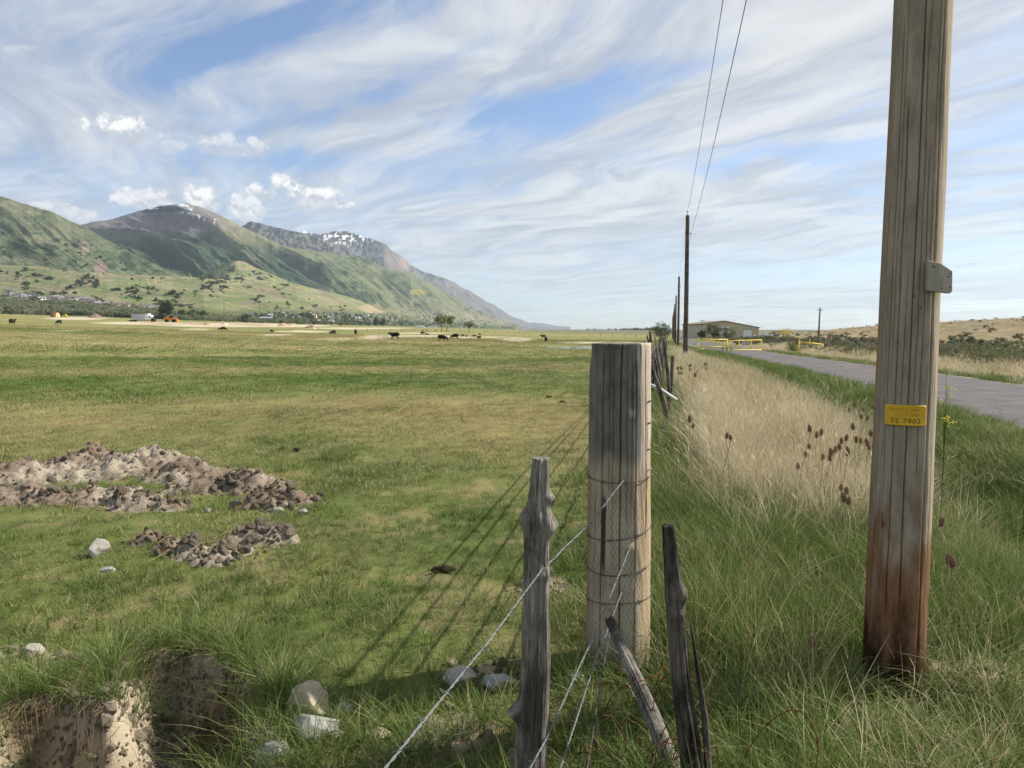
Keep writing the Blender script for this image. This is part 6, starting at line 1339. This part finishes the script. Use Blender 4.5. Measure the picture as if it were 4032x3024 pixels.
wx_, wy_ = polar_pts(4.5, 45, .9); wk = (fbm(wx_ / 2.5, wy_ / 2.5, 3, 6) > .60) & (st(wx_, wy_)[0] < -.4) & excl(wx_, wy_)[0]
tx += list(wx_[wk]); ty += list(wy_[wk]); th += list(.25 + .4 * rng.random(wk.sum()))
tx, ty, th = np.array(tx), np.array(ty), np.array(th)
GT = MATS['grass_tall']
tall = [tuft('tall_%d' % i, GT, 22, .05, .16, .34, .0042, .9, 400 + i, .35, 4) for i in range(6)]
scat('tussock_grass', tx, ty, tall, th, np.clip(.12 + .15 * rng.normal(size=len(tx)), 0, 1), rng.random(len(tx)), 'taller green tussocks round the hole, stones and posts', .1, th ** .5)
# --- lush roadside grass right of the fence
def zone(r0, r1, dens, pred, a0=-8, a1=44):
    x, y = polar_pts(r0, r1, dens, a0, a1); s, t = st(x, y); q = s - road_c(t); ok, _ = excl(x, y, False); ok &= pred(s, t, q, x, y); return x[ok], y[ok]
def tanm(s, t, x, y):
    dc = rc_ditch(t); m_ = sst(.05, .75, s + .35 * (fbm(x, y, 2, 3) - .5)) * (1 - sst(dc - .45, dc - .05, s)) * (1 - .85 * sst(1.75, 2.15, s + .3 * (fbm(x * 1.5, y * 1.5, 2, 1) - .5)) * (1 - sst(9, 14, t))) * sst(5.6, 8.0, t + 1.5 * (fbm(x * 1.2, y * 1.2, 2, 5) - .5) - .35 * (s - 1.2)); return m_
tall2 = [tuft('tall_far_%d' % i, GT, 34, .12, .18, .36, .007, .8, 420 + i, .35, 3) for i in range(4)]; tall3 = [tuft('tall_vfar_%d' % i, GT, 60, .4, .18, .36, .016, .7, 430 + i, .35, 3) for i in range(3)]
for (r0, r1, dn, pr) in [(1.2, 7, 120, tall), (7, 20, 40, tall2), (20, 75, 5.5, tall3)]:
    x, y = zone(r0, r1, dn, lambda s, t, q, x, y: (s > -.3 + .12 * rng.normal(size=len(s))) & (q < -ROADW) & (rng.random(len(s)) > tanm(s, t, x, y) * .85) & (rng.random(len(s)) > .5 * sst(-.45, -.05, q + ROADW)))
    s, t = st(x, y); q = s - road_c(t); hmul = .55 + 1.0 * fbm(x * .9, y * .9, 3, 6); hmul *= 1 - .55 * sst(-.9, -.1, q + ROADW); hmul *= 1 + .35 * np.exp(-((s - .35) / .5) ** 2); hmul *= 1 - .78 * np.exp(-(((x - .48) / .42) ** 2 + ((y - 2.95) / .65) ** 2)); hmul *= 1 - .22 * sst(3.6, 2.2, y); hmul *= 1 - .72 * np.exp(-(((x - PX + .12) / .34) ** 2 + ((y - PY + .28) / .36) ** 2))
    d_ = np.clip(.13 + .5 * (fbm(x * .7, y * .7, 3, 2) - .42) + .05 * sst(3.5, 2.2, t) + .12 * rng.normal(size=len(x)), 0, 1)
    scat('roadside_grass', x, y, pr, hmul, d_, hue_at(x, y), 'long lush green roadside grass', .12, .8 + .3 * rng.random(len(x)))
# dead stems mixed into the green
x, y = zone(1.5, 8, 7, lambda s, t, q, x, y: (s > -.1) & (q < -ROADW - .3)); n = len(x)
deadp = [tuft('dead_%d' % i, MATS['grass_dry'], 9, .07, .2, .5, .003, .7, 450 + i, .55, 4, .0) for i in range(4)]
scat('dead_stems', x, y, deadp, .5 + .7 * rng.random(n), np.full(n, .9), rng.random(n), 'pale dead stems among the green roadside grass', .2, np.ones(n))
# --- tall straw-coloured grass
GD = MATS['grass_dry']
d1 = [tuft('dry_a%d' % i, GD, 30, .09, .40, .85, .0036, .5, 500 + i, .26, 4, .10) for i in range(6)]; d2 = [tuft('dry_b%d' % i, GD, 46, .22, .40, .85, .007, .5, 520 + i, .26, 3, .08) for i in range(4)]; d3 = [tuft('dry_c%d' % i, GD, 60, .5, .4, .85, .016, .5, 540 + i, .26, 3, .0) for i in range(3)]
for (r0, r1, dn, pr) in [(4.2, 13, 62, d1), (13, 30, 20, d2), (30, 110, 4.0, d3)]:
    x, y = zone(r0, r1, dn, lambda s, t, q, x, y: (rng.random(len(s)) < tanm(s, t, x, y)) & (s < rc_ditch(t)), -2, 40); n = len(x); s, t = st(x, y)
    hm = (.55 + .65 * fbm(x * .8, y * .8, 3, 2)) * (1 - .25 * sst(20, 50, t)); hm *= .75 + .35 * sst(5.5, 8, t)
    scat('dry_grass', x, y, pr, hm, np.clip(.85 + .25 * rng.normal(size=n) - .9 * sst(.60, .75, fbm(x * 1.3, y * 1.3, 3, 7)), 0, 1), hue_at(x, y), 'tall straw-coloured grass along the fence', .1, .8 + .3 * rng.random(n))
# --- far side of the lane
x, y = zone(12, 80, 3.2, lambda s, t, q, x, y: (q > ROADW) & (q < 4.6 + .8 * rng.normal(size=len(s))), 5, 46); n = len(x)
scat('verge_grass', x, y, tall3, .5 + .5 * rng.random(n), np.clip(.22 + .2 * rng.normal(size=n), 0, 1), hue_at(x, y), 'green verge grass on the far side of the lane', .1, np.ones(n))
x, y = zone(16, 120, 1.5, lambda s, t, q, x, y: (q > 4.0 + .6 * rng.normal(size=len(s))) & (q < 8.5 + 2 * rng.normal(size=len(s))), 5, 46); n = len(x)
scat('dry_verge', x, y, d3, .45 + .4 * rng.random(n), np.clip(.75 + .25 * rng.normal(size=n), 0, 1), hue_at(x, y), 'pale dry grass behind the green verge', .1, np.ones(n))
x, y = zone(30, 230, .16, lambda s, t, q, x, y: (q > 9) & (rng.random(len(s)) < .35 + .9 * (fbm(x / 6, y / 6, 3, 2) - .3)), 5, 46); n = len(x)
scat('hill_grass', x, y, d3, .22 + .25 * rng.random(n), np.clip(.9 + .2 * rng.normal(size=n), 0, 1), rng.random(n), 'dry tufted grass on the brown hill', .1, 1.2 * np.ones(n))
sage = crown_protos('sage', MATS['sage'], 4, .9, 1.2, 10, 34, .075)
x, y = zone(20, 220, .42, lambda s, t, q, x, y: (q > 6) & (rng.random(len(s)) < np.clip(np.exp(-((q - 12 - 3 * (fbm(x / 12, y / 12, 2, 1) - .5)) / 4.0) ** 2) * 1.2 + .05 * (q > 14) + .3 * (q < 24) * sst(.62, .7, fbm(x / 8, y / 8, 3, 6)), 0, 1)), 5, 46); n = len(x)
sc_ = .4 + .6 * rng.random(n); s, t = st(x, y); sc_ *= 1 - .45 * sst(18, 30, s - road_c(t))
gn_scatter('sagebrush', np.stack([x, y, G(x, y) - .05], 1), sage, np.stack([np.zeros(n), np.zeros(n), rng.random(n) * 6.28], 1), np.stack([sc_ * 1.25, sc_ * 1.25, sc_], 1), rng.integers(0, 4, n), {'hue': np.clip(.45 + .35 * rng.normal(size=n), 0, 1)}, 'grey-green sagebrush below the brown hill', 'shrubs')
for i, (px, py, h, w, mt, lb) in enumerate([(3960, 1448, 1.1, 4.5, 'leaf_olivebush', 'wide olive shrub thicket beyond the lane'), (3800, 1425, 1.0, 4.0, 'leaf_olivebush', 'domed olive shrub in the thicket beyond the lane'), (3720, 1412, 1.0, 3.4, 'leaf_olive', 'silvery shrub next to the tagged pole, beyond the lane'), (4060, 1440, 1.2, 4.5, 'leaf_green', 'tall green shrub at the end of the thicket beyond the lane'), (3480, 1405, 1.0, 3.0, 'leaf_olivebush', 'low olive shrub before the brown hill'), (3330, 1393, .9, 1.6, 'leaf_green', 'small bright green weed clump near the tilted barrier'), (3120, 1390, 1.0, 1.2, 'leaf_green', 'green bush against the tilted yellow barrier')]):
    g_ = ground(px, py); bush('shrub', g_, h, w, MATS[mt], lb, 'shrubs beyond the lane', 40 + i, 34)
# ------------------------------------------------------------------ haze
m = bpy.data.materials.new('haze'); m.use_nodes = True; kt = NT(m.node_tree)
pv = kt.n('ShaderNodeVolumePrincipled'); pv.inputs['Color'].default_value = (.70, .85, 1.0, 1); pv.inputs['Density'].default_value = 3.2e-5; pv.inputs['Anisotropy'].default_value = 0.2
o = kt.n('ShaderNodeOutputMaterial'); kt.t.links.new(pv.outputs[0], o.inputs['Volume'])
zmin = min(float(v[:, 2].min()) for v, f in TERR + [(np.stack([gx, gy, gzv], -1), gfaces)]) - 5
zmax = max(float(v[:, 2].max()) for v, f in TERR) + 60
hb = MB().box((0, 0, (zmin + zmax) / 2), (44000, 44000, zmax - zmin)).build('haze', m); tag(hb, kind='stuff')
